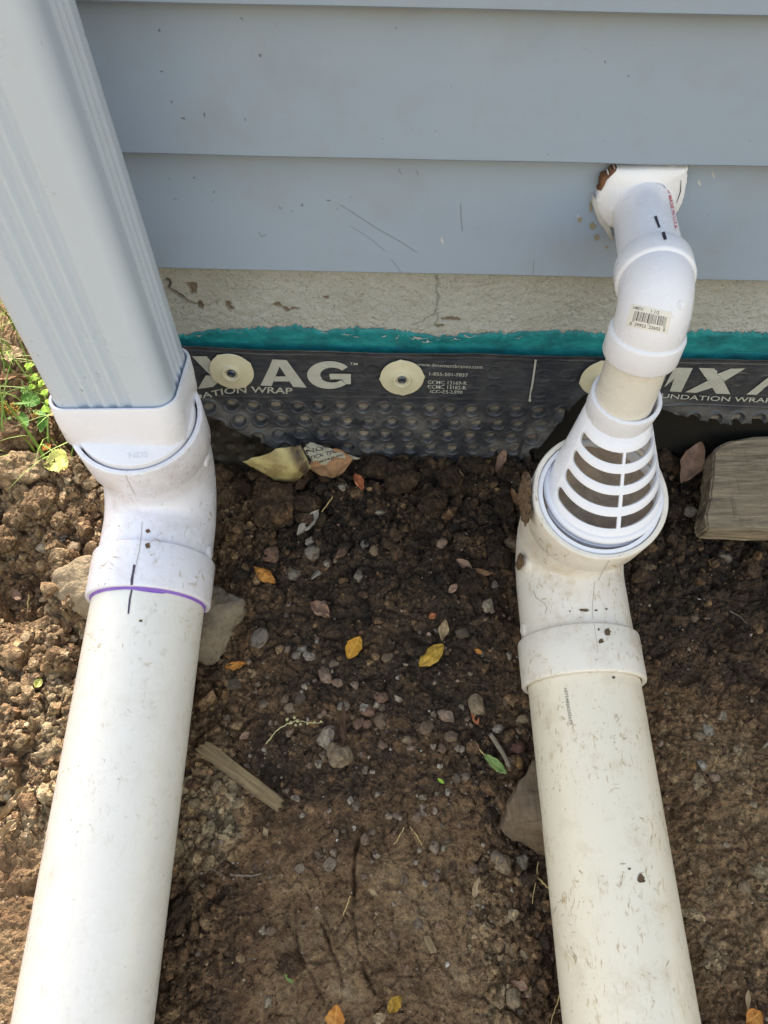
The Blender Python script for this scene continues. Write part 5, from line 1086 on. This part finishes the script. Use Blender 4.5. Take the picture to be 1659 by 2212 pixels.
slab('timber', 'weathered grey brown timber with a rounded end lying at the right edge', 'timber', [(1700, 938), (1634, 941), (1588, 948), (1554, 961), (1541, 978), (1539, 1024), (1533, 1076), (1525, 1108), (1524, 1124), (1530, 1142), (1700, 1147)], 0.048, 0.030, 'timber', 0.0016, 2.0, ext=0.30)
chipo = slab('wood_splinter', 'long split wood splinter with grain, beside the left drain pipe', 'wood splinter', [(421, 1617), (430, 1614), (428, 1608), (440, 1608), (444, 1601), (456, 1606), (500, 1640), (560, 1686), (604, 1719), (612, 1728), (605, 1733), (609, 1742), (601, 1745), (603, 1757), (594, 1752), (560, 1728), (500, 1683), (440, 1634), (430, 1626)], 0.013, 0.008, 'chipwood', 0.0014, 4.0)

# ------------------------------------------------------------------ leaves, twigs
def leaf_mesh(L, W, curl=0.6, bend=0.4, shape=(1.0, 0.8), seed=0, wob=0.10, twist=0.0, serr=0.0, nu=22, nv=11, holes=()):
    u = np.linspace(0, 1, nu); v_ = np.linspace(-1, 1, nv); U, Vv = np.meshgrid(u, v_, indexing='ij')
    hw = np.clip(np.sin(pi * np.clip(U, 0.0, 1) ** shape[0]), 0, 1) ** shape[1] * W / 2 * (1 + 0.05 * np.sin(U * 23 + seed * 5) * np.abs(Vv) ** 3 + serr * np.abs(np.sin(U * 40)) * np.abs(Vv) ** 4) + 0.0002
    c = curl * (0.7 + 0.6 * perlin2(U * 2 + seed, Vv * 0 + seed, 3)); a = c * Vv; y = np.where(np.abs(c) > 1e-3, np.sin(a) / np.where(np.abs(c) < 1e-3, 1, c), Vv) * hw; z = np.where(np.abs(c) > 1e-3, (1 - np.cos(a)) / np.where(np.abs(c) < 1e-3, 1, c), 0) * hw
    z += wob * W * fbm2(U * 3.2 + seed * 7, Vv * 1.6 + seed, 3, 4); tw = twist * (U - 0.5); y, z = y * np.cos(tw) - z * np.sin(tw), y * np.sin(tw) + z * np.cos(tw)
    b = bend * (U - 0.5); x = np.sin(b) / bend * L if abs(bend) > 1e-3 else (U - 0.5) * L; z2 = (1 - np.cos(b)) / bend * L if abs(bend) > 1e-3 else 0
    P_ = np.stack([x - z * np.sin(b), y, z * np.cos(b) + z2], 2)
    vein = np.exp(-(Vv / 0.09) ** 2) + 0.7 * np.exp(-(((U * 7 - np.abs(Vv) * 1.2) % 1 - 0.5) / 0.10) ** 2) * (np.abs(Vv) > 0.1)
    me = grid_mesh(P_, 'leaf', {'vein': np.clip(vein, 0, 1)}, flip=True)
    if holes:
        bm = bmesh.new(); bm.from_mesh(me); bm.faces.ensure_lookup_table(); dl = [bm.faces[i * (nv - 1) + j] for i, j in holes if i * (nv - 1) + j < len(bm.faces)]; bmesh.ops.delete(bm, geom=dl, context='FACES'); bm.to_mesh(me); bm.free()
    smooth_mesh(me, 0); return me
def tube_mesh(pts, rad, seg=8):
    pts = [np.asarray(p, float) for p in pts]; R = rad if hasattr(rad, '__len__') else [rad] * len(pts); st = []
    for i, p in enumerate(pts):
        d = norm(pts[min(i + 1, len(pts) - 1)] - pts[max(i - 1, 0)]); e, g = frame_for(d, (0.1, 0.2, 1)); st.append((p, e, g, R[i]))
    V, Fc = loft(st, seg); n = len(pts); Fc.append(tuple(range(seg))[::-1]); Fc.append(tuple((n - 1) * seg + k for k in range(seg))); return recalc(pyd(V, Fc))
def sprinkle(px, py, up, tilt, roll, ang, me, name, mat, label, cat, group=None):
    p = at(px, py); o = link(name, me, mat, None, smooth=0); dx, dy = 0.008, 0.008
    hmax = max(float(gz(p[0] + a, p[1] + b)) for a in (-dx, 0, dx) for b in (-dy, 0, dy)); z = 0.4 * p[2] + 0.6 * hmax + up
    sl = atan2(float(base_z(p[0], p[1] + 0.02) - base_z(p[0], p[1] - 0.02)), 0.04)
    o.matrix_world = Matrix.Translation((p[0], p[1], z)) @ Matrix.Rotation(sl * 0.8, 4, 'X') @ Matrix.Rotation(heading(ang), 4, 'Z') @ Matrix.Rotation(tilt, 4, 'Y') @ Matrix.Rotation(roll, 4, 'X')
    return tag(o, label, cat, group)
def leaf(px, py, lpx, wpx, ang, col, label, curl=0.6, bend=0.4, up=0.002, tilt=0.0, roll=0.0, shape=(1.0, 0.8), stem=0, seed=None, wob=0.10, twist=0.0, serr=0.0, cat='leaf', holes=(), name='leaf'):
    m = px2m(at(px, py)); s_ = seed if seed is not None else (px * 0.37 + py * 0.11) % 17; L = lpx * m
    me = leaf_mesh(L, wpx * m * 1.1, curl, bend, shape, s_, wob, twist, serr, holes=holes); o = sprinkle(px, py, up, tilt, roll, ang, me, name, 'leaf_' + col, label, cat, 'fallen leaves')
    if stem:
        sm_ = tube_mesh([(-L / 2 + 0.001, 0, 0.0006), (-L / 2 - stem * m * 0.5, 0.001, 0.0015), (-L / 2 - stem * m, 0.003, 0.0)], [0.0007, 0.0006, 0.0005], 6); st_ = bpy.data.objects.new('stem', sm_); COL.objects.link(st_); sm_.materials.append(M['straw']); st_.parent = o
    return o
leaf(765, 1406, 56, 34, -62, 'yellow', 'upright yellow leaf lying in the dark soil, left of the other yellow leaf', 0.9, 0.3, 0.003)
leaf(931, 1423, 72, 34, -42, 'olive', 'long yellow olive leaf right of the upright yellow one', -0.5, -0.3, 0.005, wob=0.14)
leaf(574, 1253, 62, 28, 36, 'orange', 'curled orange leaf right of the left elbow socket', -1.6, -0.5, 0.007, wob=0.16)
leaf(957, 1368, 50, 26, -80, 'tan', 'curled tan and yellow leaf above the long yellow olive leaf', 1.6, 0.5, 0.005, wob=0.2)
leaf(512, 1447, 48, 16, -12, 'orange', 'torn orange leaf scrap below the large tan grey rock', 0.9, 0.8, 0.004, wob=0.28)
leaf(692, 1322, 52, 34, 35, 'mauve', 'crumpled dull brown leaf in the middle of the dark soil', 1.7, 0.6, 0.004, wob=0.32)
leaf(668, 1150, 78, 24, -58, 'grey', 'grey skeleton leaf with holes and a thin stalk', 0.7, 0.5, 0.009, wob=0.16, stem=0, holes=[(8, 4), (8, 5), (9, 4), (9, 5), (10, 4), (10, 5), (11, 5), (11, 4), (15, 6), (15, 7), (16, 6), (16, 7), (16, 8), (4, 1), (4, 0), (5, 0)])
leaf(1002, 1229, 42, 22, 35, 'mauve', 'left one of a curled pair of brown leaves', 1.5, 0.3, 0.005)
leaf(1040, 1244, 46, 18, 10, 'brown', 'right one of a curled pair of brown leaves', -1.3, 0.5, 0.004)
leaf(716, 1032, 96, 56, -14, 'brown', 'big brown leaf leaning on the torn printed paper', 0.8, 0.35, 0.024, roll=0.55, wob=0.10)
leaf(775, 1050, 44, 20, 62, 'red', 'red brown leaf below the big brown leaf', 1.3, -0.8, 0.006, wob=0.2)
leaf(656, 1066, 44, 24, -48, 'dark', 'dark curled leaf at the foot of the torn paper', 1.9, 0.4, 0.006)
leaf(1066, 1659, 62, 20, 40, 'green', 'fresh green leaf with a thin stalk, near the grey stick', 0.7, 0.5, 0.004, stem=38)
leaf(951, 1692, 17, 6, 35, 'lime', 'tiny bright green leaf scrap on the mud', 0.6, 0.2, 0.002)
leaf(130, 1017, 52, 46, 160, 'palegreen', 'yellow green leaf with a dark hole, in the sun left of the elbow', 0.35, 0.3, 0.012, stem=34, serr=0.22, shape=(0.62, 0.55), holes=[(11, 3), (11, 4), (12, 4)])
leaf(43, 1745, 80, 30, -62, 'tan', 'upper piece of a crumpled dried leaf on the sunlit mud', 1.9, 0.5, 0.004, wob=0.34)
leaf(24, 1795, 58, 24, -50, 'tan', 'lower piece of a crumpled dried leaf on the sunlit mud', 1.9, -0.5, 0.004, wob=0.3)
leaf(1483, 1020, 118, 46, -60, 'mauve', 'large dull brown leaf standing between the slotted fitting and the timber', 1.1, 0.5, 0.012, wob=0.12)
leaf(1078, 1012, 70, 20, -68, 'mauve', 'narrow curled brown leaf beside the orange tan pebble', 1.6, 1.1, 0.008)
leaf(1108, 1085, 46, 14, 78, 'brown', 'small brown leaf strip left of the slotted fitting', 1.2, 0.4, 0.004)
leaf(725, 2200, 50, 40, 95, 'orange', 'rusty orange leaf cut by the bottom edge', 1.2, 0.5, 0.006)
leaf(852, 2170, 42, 26, -50, 'olive', 'pale torn yellow leaf near the bottom', 1.2, 0.5, 0.005, wob=0.28)
leaf(818, 2200, 34, 20, -20, 'tan', 'pale leaf scrap left of the torn yellow leaf near the bottom', 1.0, 0.4, 0.004, wob=0.3)
leaf(36, 788, 52, 44, -20, 'tan', 'tan dead leaf among the weeds at the left edge', 0.6, 0.4, 0.012)
leaf(138, 925, 44, 34, 40, 'brown', 'brown dead leaf behind the downspout adapter', 0.9, 0.4, 0.020)
leaf(22, 832, 64, 18, -10, 'brown', 'long brown dead leaf under the weeds at the left edge', 1.0, 0.5, 0.012)
leaf(18, 992, 54, 18, -5, 'brown', 'brown leaf strip between two sunlit clods at the left edge', 1.2, 0.5, 0.008)
leaf(112, 988, 22, 16, -50, 'orange', 'small orange leaf tip above the yellow green leaf', 1.0, 0.3, 0.010)
leaf(933, 1337, 18, 12, -30, 'red', 'small red leaf scrap in the dark soil at mid width', 0.7, 0.2, 0.003)
leaf(1025, 1555, 32, 14, 70, 'red', 'rust red leaf under the large tan pebble', 0.9, 0.3, 0.003)
leaf(978, 1277, 28, 14, -45, 'mauve', 'purplish leaf tip below the curled brown pair', 0.7, 0.2, 0.004)
leaf(742, 1570, 96, 18, 88, 'dark', 'long dried leaf strip hanging down to the largest half buried stone', 2.2, 0.4, 0.005, wob=0.25)
leaf(530, 1595, 26, 14, -40, 'mauve', 'small dull brown leaf scrap above the wood splinter', 1.0, 0.4, 0.003)
leaf(1032, 1412, 18, 9, 35, 'orange', 'small orange scrap right of the long yellow olive leaf', 0.7, 0.3, 0.002)
leaf(92, 1487, 22, 18, -60, 'palegreen', 'pale cream petal on the sunlit soil beside the left drain pipe', 0.8, 0.4, 0.004)
leaf(40, 1292, 40, 18, 40, 'mauve', 'dull brown leaf in the dark burrow', 1.2, 0.4, 0.003)
leaf(122, 1112, 20, 9, 65, 'green', 'short green shoot among the sunlit clods', 0.8, 0.4, 0.008)
leaf(575, 1800, 22, 10, 60, 'tan', 'thin tan scrap on the mud below the wood splinter', 1.4, 0.5, 0.003)
leaf(805, 1932, 26, 10, 30, 'tan', 'tan scrap on the trodden mud right of the shoe scrape', 1.2, 0.5, 0.003)
leaf(1120, 2128, 40, 20, 20, 'mauve', 'brown leaf curled round the stone near the bottom right', 1.9, 0.9, 0.004)
leaf(1620, 2200, 44, 32, -30, 'orange', 'rusty leaf at the bottom right corner', 1.0, 0.5, 0.005)
leaf(1240 + 370, 2160, 40, 10, -75, 'tan', 'narrow dry leaf above the rusty corner leaf', 1.0, 0.5, 0.004)
leaf(625, 2115, 26, 9, 40, 'green', 'small green blade on the mud near the bottom', 0.7, 0.3, 0.003)
leaf(1028, 1920, 44, 14, -70, 'tan', 'tan shred pressed into the mud right of centre', 0.8, 0.3, 0.002)
def gpath(pts, up): return [at(x, y) + np.array([0, 0, u_]) for (x, y), u_ in zip(pts, up if hasattr(up, '__len__') else [up] * len(pts))]
def twig(name, label, pts, rpx, up, mat, cat='twig', knots=0):
    P_ = gpath(pts, up); base = P_[0].copy(); out = []; R = []
    m = px2m(base)
    for i in range(len(P_) - 1):
        for k in range(5): out.append(P_[i] + (P_[i + 1] - P_[i]) * k / 5)
    out.append(P_[-1]); n = len(out); out = [p - base + rng.normal(size=3) * 0.0003 for p in out]; R = [rpx * m / 2 * (1.0 - 0.35 * i / n) * (1 + 0.12 * rng.normal()) for i in range(n)]
    o = link(name, tube_mesh(out, R, 10), mat, None, smooth=50); o.location = base; return tag(o, label, cat)
twig('stick', 'short grey stick lying beside the yellowish pebble', [(1056, 1597), (1078, 1625), (1100, 1662)], 12, [0.012, 0.010, 0.006], 'twig')
fs = twig('flower_stalk', 'pale dried flower stalk with seed heads in the dark soil', [(576, 1611), (596, 1585), (622, 1569), (644, 1561), (672, 1567), (699, 1566)], 3.2, 0.006, 'stalk')
for (x, y, r) in ((622, 1560, 5), (630, 1567, 5), (637, 1556, 4.5), (644, 1563, 5), (650, 1570, 4), (640, 1572, 4), (665, 1569, 3.5), (680, 1566, 3.5), (694, 1564, 3)):
    p = at(x, y) + np.array([0, 0, 0.007]); q, fc = ico(2); q2 = q * (1 + 0.3 * fbm3(q * 2 + x, 2))[:, None] * r * px2m(p) * 0.8 + p - np.array(fs.location); me = pyd(q2, fc); o = bpy.data.objects.new('seed_head', me); COL.objects.link(o); me.materials.append(M['stalk']); smooth_mesh(me, 0); o.parent = fs
twig('root', 'pale bent root on the mud right of the left drain pipe', [(498, 1889), (520, 1893), (545, 1892), (565, 1888)], 5, 0.002, 'twig', 'root')
twig('rootlet', 'thin dark rootlet trailing left of the pale bent root', [(440, 1872), (462, 1880), (485, 1893)], 2, 0.002, 'twig', 'root')
twig('straw', 'upright straw beside the right drain pipe', [(1158, 1868), (1155, 1905), (1149, 1952)], 3, [0.012, 0.008, 0.002], 'straw', 'straw')
twig('straw', 'bent straw leaning on the right drain pipe', [(1158, 1895), (1170, 1912), (1186, 1930)], 4, [0.004, 0.008, 0.010], 'straw', 'straw')
twig('straw', 'short straw on the trodden mud beside the shoe scrape', [(757, 1938), (750, 1955), (742, 1978)], 3, 0.003, 'straw', 'straw')
twig('straw', 'straw pair left half on the trodden mud', [(873, 1788), (862, 1808), (850, 1826)], 2.5, 0.002, 'straw', 'straw')
twig('straw', 'straw pair right half on the trodden mud', [(885, 1788), (900, 1806), (912, 1828)], 3, 0.002, 'straw', 'straw')
twig('straw', 'long straw at the bottom beside the right drain pipe', [(1210, 2135), (1200, 2170), (1188, 2212)], 3, [0.01, 0.006, 0.002], 'straw', 'straw')
twig('straw', 'pale straw across the sunlit mud, touching the left drain pipe', [(70, 1709), (90, 1708), (112, 1712)], 4, 0.003, 'straw', 'straw')
twig('straw', 'thin yellow stalk above the holed grey leaf', [(695, 1118), (708, 1106), (720, 1092)], 2.5, [0.010, 0.013, 0.016], 'straw', 'straw')
twig('twig', 'brown twig sticking out of the dark burrow', [(60, 1330), (66, 1310), (70, 1296)], 4, [0.0, 0.008, 0.012], 'straw')
twig('twig', 'thin grey twig at the right edge above the lighter soil', [(1645, 1620), (1655, 1606), (1666, 1592)], 6, 0.004, 'twig')
twig('twig', 'tiny crooked twig on the shaded soil below the timber', [(1575, 1322), (1595, 1335), (1612, 1350)], 2.2, 0.003, 'twig')
slab('wood_chip', 'flat wood chip pressed into the mud near the bottom', 'wood chip', [(915, 2022), (927, 2020), (944, 2052), (942, 2058), (930, 2060), (918, 2040)], 0.003, 0.003, 'chipwood', 0.0003, 6.0)

# ------------------------------------------------------------------ torn paper at the foot of the wrap
tp = thing('torn_paper', 'torn yellow backing paper with printed letters at the foot of the wrap', 'paper', tuple(at(632, 1047)))
def patch(name, c4, bulge, mat, seed, n=26, dirt=None, crumple=0.003):
    a, b, c_, d = [np.asarray(p) for p in c4]; G = np.zeros((n, n, 3)); dr = np.zeros((n, n))
    for i in range(n):
        for j in range(n):
            u, v_ = i / (n - 1), j / (n - 1); G[i, j] = (a * (1 - u) + b * u) * (1 - v_) + (d * (1 - u) + c_ * u) * v_; dr[i, j] = dirt(u, v_) if dirt else 0
    nn = norm(np.cross(b - a, d - a)); nn = nn if nn[1] < 0 else -nn; U_, V_ = np.meshgrid(np.linspace(0, 1, n), np.linspace(0, 1, n), indexing='ij')
    G += nn * (bulge * np.sin(pi * U_) * np.sin(pi * V_) + crumple * fbm2(U_ * 2.5 + seed, V_ * 2.5, 3, 5))[..., None]; G[..., 0] += 0.0012 * fbm2(U_ * 9 + seed, V_ * 9, 2, 6); G[..., 2] += 0.0012 * fbm2(U_ * 9 + seed, V_ * 9 + 5, 2, 7)
    o = link(name, grid_mesh(G, name, {'dirt': dr}), mat, tp, smooth=0); smooth_mesh(o.data, 0); sm_ = o.modifiers.new('t', 'SOLIDIFY'); sm_.thickness = 0.0004; return o
A_ = at_y(523, 997, -0.012); B_ = at_y(648, 958, 0.014); C_ = at_y(672, 1010, -0.012); D_ = at(630, 1052) + np.array([0, 0, -0.002])
patch('yellow_flap', (A_, B_, C_, D_), 0.007, 'kraft', 1.0, dirt=lambda u, v_: min(1, 1.3 * max(0, 1 - abs(u - 0.84 + 0.1 * (v_ - 0.5)) / 0.20) + 0.30 * (v_ > 0.65) + 0.25 * (u < 0.15)))
pp_ = patch('printed_piece', (at_y(655, 968, 0.006), at_y(670, 955, 0.014), at_y(778, 990, 0.012), at_y(684, 1010, 0.0)), 0.002, 'print_paper', 3.0, crumple=0.0015); bP = bvh_of(pp_)
for s_, p0, p1, h_ in (('ING', (656, 982), (698, 971), 9.5), ('STICK TEC', (664, 994), (727, 977), 7), ('wrap.co', (688, 1000), (742, 983), 6)):
    decal('printed_letters', bP, text_on_quad(s_, None, None, h_, 0.014, 0.1, [p0, p1]), 'ink', tp, 0.0009)

# ------------------------------------------------------------------ weeds at the left edge
def leaflet(L, W, notch):
    pts = [(0, 0)]; n = 12
    for i in range(1, n): a = i / n; pts.append((L * a, W / 2 * sin(pi * a ** 0.55) ** 0.7))
    top = [(L * 1.0, W * 0.30), (L * (1 - notch), 0)]; up = pts + top; dn = [(x, -y) for x, y in up[1:-1]][::-1]; return up + dn
def clover(label, px, py, rpx, up, rot, root_px):
    p = at(px, py, up); m = px2m(p); g0 = at(*root_px); root = thing('clover', label, 'clover', tuple(g0), 'clover leaves by the downspout')
    for k in range(3):
        o2 = leaflet(rpx * m, rpx * m * 1.05, 0.18); a0 = rot + k * 2 * pi / 3; V = []
        for x, y in o2:
            z = 0.30 * abs(y) - 0.12 * x; X_, Y_ = x * cos(a0) - y * sin(a0), x * sin(a0) + y * cos(a0); V.append((p[0] + X_, p[1] + Y_ - 0.25 * z, p[2] + z + 0.30 * Y_))
        n = len(V); cpt = len(V); V.append(tuple(np.mean(V, 0))); me = pyd(V, [(i, (i + 1) % n, cpt) for i in range(n)]); link('leaflet', me, 'leaf_lime', root, smooth=60)
    q = [p, p * 0.6 + g0 * 0.4 + np.array([0.004, 0, 0.006]), g0]; me = tube_mesh(q, 0.0006, 6); link('stem', me, 'leaf_green', root)
clover('topmost clover leaf beside the downspout', 62, 791, 12, 0.045, 0.6, (70, 850))
clover('second clover leaf from the top beside the downspout', 74, 815, 11, 0.040, 1.4, (80, 860))
clover('third clover leaf from the top, partly behind the downspout edge', 90, 828, 11, 0.040, 0.2, (95, 870))
clover('dull clover leaf left of the third one', 68, 836, 10, 0.030, 2.2, (80, 880))
clover('fourth clover leaf beside the downspout', 97, 848, 11, 0.036, 1.0, (98, 888))
clover('clover leaf just above the lowest one', 104, 868, 9, 0.032, 0.4, (104, 900))
clover('lowest and largest clover leaf touching the adapter', 98, 884, 13, 0.032, 1.7, (104, 908))
def weed(label, stem_px, ups, leaves_, mat='leaf_deep', seeds=()):
    P_ = gpath(stem_px, ups); root = thing('weed', label, 'weed', tuple(P_[0]), 'weeds by the downspout'); link('stem', tube_mesh(P_, 0.0008, 6), 'leaf_green', root)
    for (x, y, lp, wp, an, up, tl) in leaves_:
        p = at(x, y, up); m = px2m(p); me = leaf_mesh(lp * m, wp * m, 0.5, 0.5, (0.85, 0.9), x * 0.1, 0.05); o = bpy.data.objects.new('leaf_blade', me); COL.objects.link(o); me.materials.append(M[mat]); o.parent = root; o.matrix_parent_inverse = Matrix.Translation(-Vector(root.location))
        o.matrix_basis = Matrix.Translation(p) @ Matrix.Rotation(heading(an), 4, 'Z') @ Matrix.Rotation(tl, 4, 'Y') @ Matrix.Rotation(-0.3, 4, 'X')
    for k, (x, y, n_, r_) in enumerate(seeds):
        q, fc = ico(1); V = []; F_ = []
        for i in range(n_):
            p = at(x + rng.normal() * r_, y + rng.normal() * r_ * 0.7, 0.03); F_ += [tuple(np.array(f) + len(V)) for f in fc]; V += list(q * 0.0012 * (0.7 + 0.6 * rng.random()) + p + rng.normal(size=3) * 0.002)
        o = link('seed_cluster', pyd(V, F_), 'leaf_olive', root, smooth=60); o['kind'] = 'stuff'
weed('pointed leaf weed hanging over the clods, with green seed clusters', [(10, 905), (40, 892), (72, 885), (95, 890)], [0.02, 0.035, 0.038, 0.03], [(52, 908, 42, 19, 62, 0.030, 0.3), (91, 916, 46, 20, 88, 0.028, 0.3), (86, 893, 34, 18, 20, 0.03, 0.1), (50, 872, 44, 12, -25, 0.04, 0.2), (28, 905, 26, 14, 10, 0.03, 0.0)], 'leaf_deep', [(10, 878, 60, 7), (30, 886, 26, 6), (74, 898, 16, 4)])
weed('broad dark green weed leaf behind the pointed ones', [(70, 905), (68, 880), (66, 862)], [0.005, 0.02, 0.03], [(66, 866, 40, 40, 100, 0.026, 0.2), (56, 846, 30, 20, 70, 0.022, 0.2)], 'leaf_deep')
weed('single round leaf weed at the left edge', [(0, 965), (2, 952)], [0.0, 0.012], [(3, 952, 18, 15, 0, 0.014, 0.1)], 'leaf_green')
for lab, pts, ups, r in (('long drooping grass stalk from the top left', [(24, 760), (12, 790), (8, 830), (12, 862)], [0.10, 0.09, 0.06, 0.03], 3.0), ('long arching grass stalk down to the left edge', [(64, 770), (36, 800), (18, 850), (4, 930), (0, 960)], [0.09, 0.09, 0.07, 0.03, 0.01], 3.0), ('upper pale grass stalk crossing the dead leaf', [(0, 792), (26, 793), (50, 794)], [0.04, 0.05, 0.04], 2.2)):
    twig('grass_stalk', lab, pts, r, ups, 'stalk', 'grass stalk')
# grass behind the corner: nobody could count it
V = []; F_ = []; vn = []
def blade(p, h, lean, w_):
    n = 6; b = len(V); sd = np.array([-lean[1], lean[0], 0]); sd = norm(sd)
    for i in range(n):
        t_ = i / (n - 1); c = p + np.array([lean[0], lean[1], 0]) * t_ * t_ * h + np.array([0, 0, h * (t_ - 0.35 * t_ * t_ * np.linalg.norm(lean))]); ww = w_ * (1 - t_) ** 0.7
        V.append(c + sd * ww); V.append(c - sd * ww)
    for i in range(n - 1): F_.append((b + 2 * i, b + 2 * i + 1, b + 2 * i + 3, b + 2 * i + 2))
for k in range(3200):
    x = -0.30 - (0.9 if k < 520 else 2.2) * rng.random() ** 1.3; y = 0.02 + (0.9 if k < 520 else 2.6) * rng.random() ** 1.2
    if y < 0.05 and x > -0.33: continue
    a = rng.random() * 2 * pi; blade(np.array([x, y, float(gz(x, y)) - 0.003]), 0.05 + 0.09 * rng.random(), np.array([cos(a), sin(a)]) * (0.4 + 0.8 * rng.random()), 0.0011 + 0.0011 * rng.random())
me = pyd(V, F_); set_attr(me, 'vein', np.zeros(len(V))); gr_ = link('grass', me, 'grass', None, smooth=60); gr_['kind'] = 'stuff'; gr_['label'] = 'thin green grass growing beyond the house corner'

# ------------------------------------------------------------------ soil crumbs and white specks: uncountable
def crumbs(n, name, fn_pos, size, sub, seed, dryfn):
    q0, fc = ico(sub); variants = []
    for k in range(14):
        q = q0 * (1 + 0.42 * fbm3(q0 * 1.5 + k * 9.1 + seed, 3, k))[:, None]; rk = np.random.default_rng(k + seed)
        for _ in range(6):
            n_ = norm(rk.normal(size=3)); q = q - np.outer(np.maximum(0, q @ n_ - (0.45 + 0.35 * rk.random())), n_)
        variants.append(q)
    nv = len(q0); VV = np.zeros((n, nv, 3)); dd = np.zeros((n, nv)); r2 = np.random.default_rng(seed)
    for i in range(n):
        x, y = fn_pos(r2); s_ = size(r2, x, y); sc_ = s_ * (0.75 + 0.5 * r2.random(3)); sc_[2] *= 0.8
        a = r2.random() * 2 * pi; q = variants[i % 14] * sc_; q = np.stack([q[:, 0] * cos(a) - q[:, 1] * sin(a), q[:, 0] * sin(a) + q[:, 1] * cos(a), q[:, 2]], 1)
        VV[i] = q + np.array([x, y, float(gz(x, y)) + s_ * 0.25]); dd[i] = dryfn(r2, x, y)
    FF = (fc[None] + (np.arange(n) * nv)[:, None, None]).reshape(-1, 3); me = bpy.data.meshes.new(name); me.vertices.add(n * nv); me.vertices.foreach_set('co', VV.ravel().astype(np.float32)); k = len(FF)
    me.loops.add(3 * k); me.loops.foreach_set('vertex_index', FF.ravel().astype(np.int32)); me.polygons.add(k); me.polygons.foreach_set('loop_start', (np.arange(k) * 3).astype(np.int32)); me.update(calc_edges=True); set_attr(me, 'dry', np.clip(dd, 0, 1)); set_attr(me, 'rough', np.ones(n * nv)); return me
def pos_soil(r):
    while True:
        x = -0.48 + 0.95 * r.random(); y = -0.60 + 0.64 * r.random()
        if r.random() < float(gcl(x, y)) ** 1.7 * 1.1: return x, y
me = crumbs(16000, 'soil_crumbs', pos_soil, lambda r, x, y: min(0.0085, 0.0014 * math.exp(0.72 * r.normal())) * (0.8 + 0.6 * float(gcl(x, y))), 2, 11, lambda r, x, y: float(gdry_sun(x, y)) + 0.15 * r.normal() + 0.02)
sc_o = link('soil_crumbs', me, 'soil', None, smooth=45); sc_o['kind'] = 'stuff'; sc_o['label'] = 'small crumbs of soil scattered over the ground'
def pos_out(r):
    while True:
        x = -1.3 + 2.6 * r.random(); y = -1.3 + 1.33 * r.random()
        if abs(x) > 0.46 or y < -0.58: return x, y
me = crumbs(2600, 'outer_crumbs', pos_out, lambda r, x, y: min(0.016, 0.0032 * math.exp(0.6 * r.normal())), 2, 21, lambda r, x, y: float(gdry_sun(x, y)) + 0.12 * r.normal())
oc_o = link('outer_crumbs', me, 'soil', None, smooth=45); oc_o['kind'] = 'stuff'; oc_o['label'] = 'larger crumbs of soil farther out on the ground'
me = crumbs(15000, 'soil_grains', pos_soil, lambda r, x, y: 0.0006 + 0.0009 * r.random(), 1, 13, lambda r, x, y: float(gdry_sun(x, y)) + 0.16 * r.normal() + 0.05)
sg_o = link('soil_grains', me, 'soil', None, smooth=0); sg_o['kind'] = 'stuff'; sg_o['label'] = 'fine grains of loose soil over the ground'
def pos_band(r):
    while True:
        x = -0.16 + 0.32 * r.random(); y = -0.30 + 0.13 * r.normal() * 0.6
        if -0.55 < y < -0.08: return x, y
me = crumbs(270, 'gravel', pos_band, lambda r, x, y: min(0.0062, 0.0030 * math.exp(0.35 * r.normal())), 2, 14, lambda r, x, y: r.random())
t = NT('gravel'); c = t.ramp(t.attr('dry').outputs['Fac'], [(0.0, (0.10, 0.072, 0.05)), (0.35, (0.20, 0.15, 0.105)), (0.6, (0.19, 0.115, 0.078)), (0.85, (0.27, 0.22, 0.165)), (1.0, (0.36, 0.32, 0.26))]); c = t.mix(t.ramp(t.noise(260, 4, 0.7), [(0.45, 0), (0.62, 0.8)]), c, (0.05, 0.036, 0.025))
gv_o = link('gravel', me, t.done(c, 0.8, t.bump(t.noise(500, 3), 0.0006)), None, smooth=40); gv_o['kind'] = 'stuff'; gv_o['label'] = 'small dirty gravel scattered over the middle of the soil'
me = crumbs(1300, 'grit', lambda r: (-0.48 + 0.95 * r.random(), -0.60 + 0.62 * r.random()), lambda r, x, y: min(0.0042, 0.0011 * math.exp(0.5 * r.normal())), 1, 12, lambda r, x, y: r.random())
t = NT('grit'); c = t.ramp(t.attr('dry').outputs['Fac'], [(0.0, (0.16, 0.12, 0.085)), (0.4, (0.30, 0.24, 0.17)), (0.7, (0.22, 0.12, 0.08)), (0.93, (0.34, 0.30, 0.25)), (1.0, (0.52, 0.48, 0.42))]); go_ = link('grit', me, t.done(c, 0.75, t.bump(t.noise(500, 3), 0.0004)), None, smooth=40); go_['kind'] = 'stuff'; go_['label'] = 'fine gravel and grit mixed in the soil'
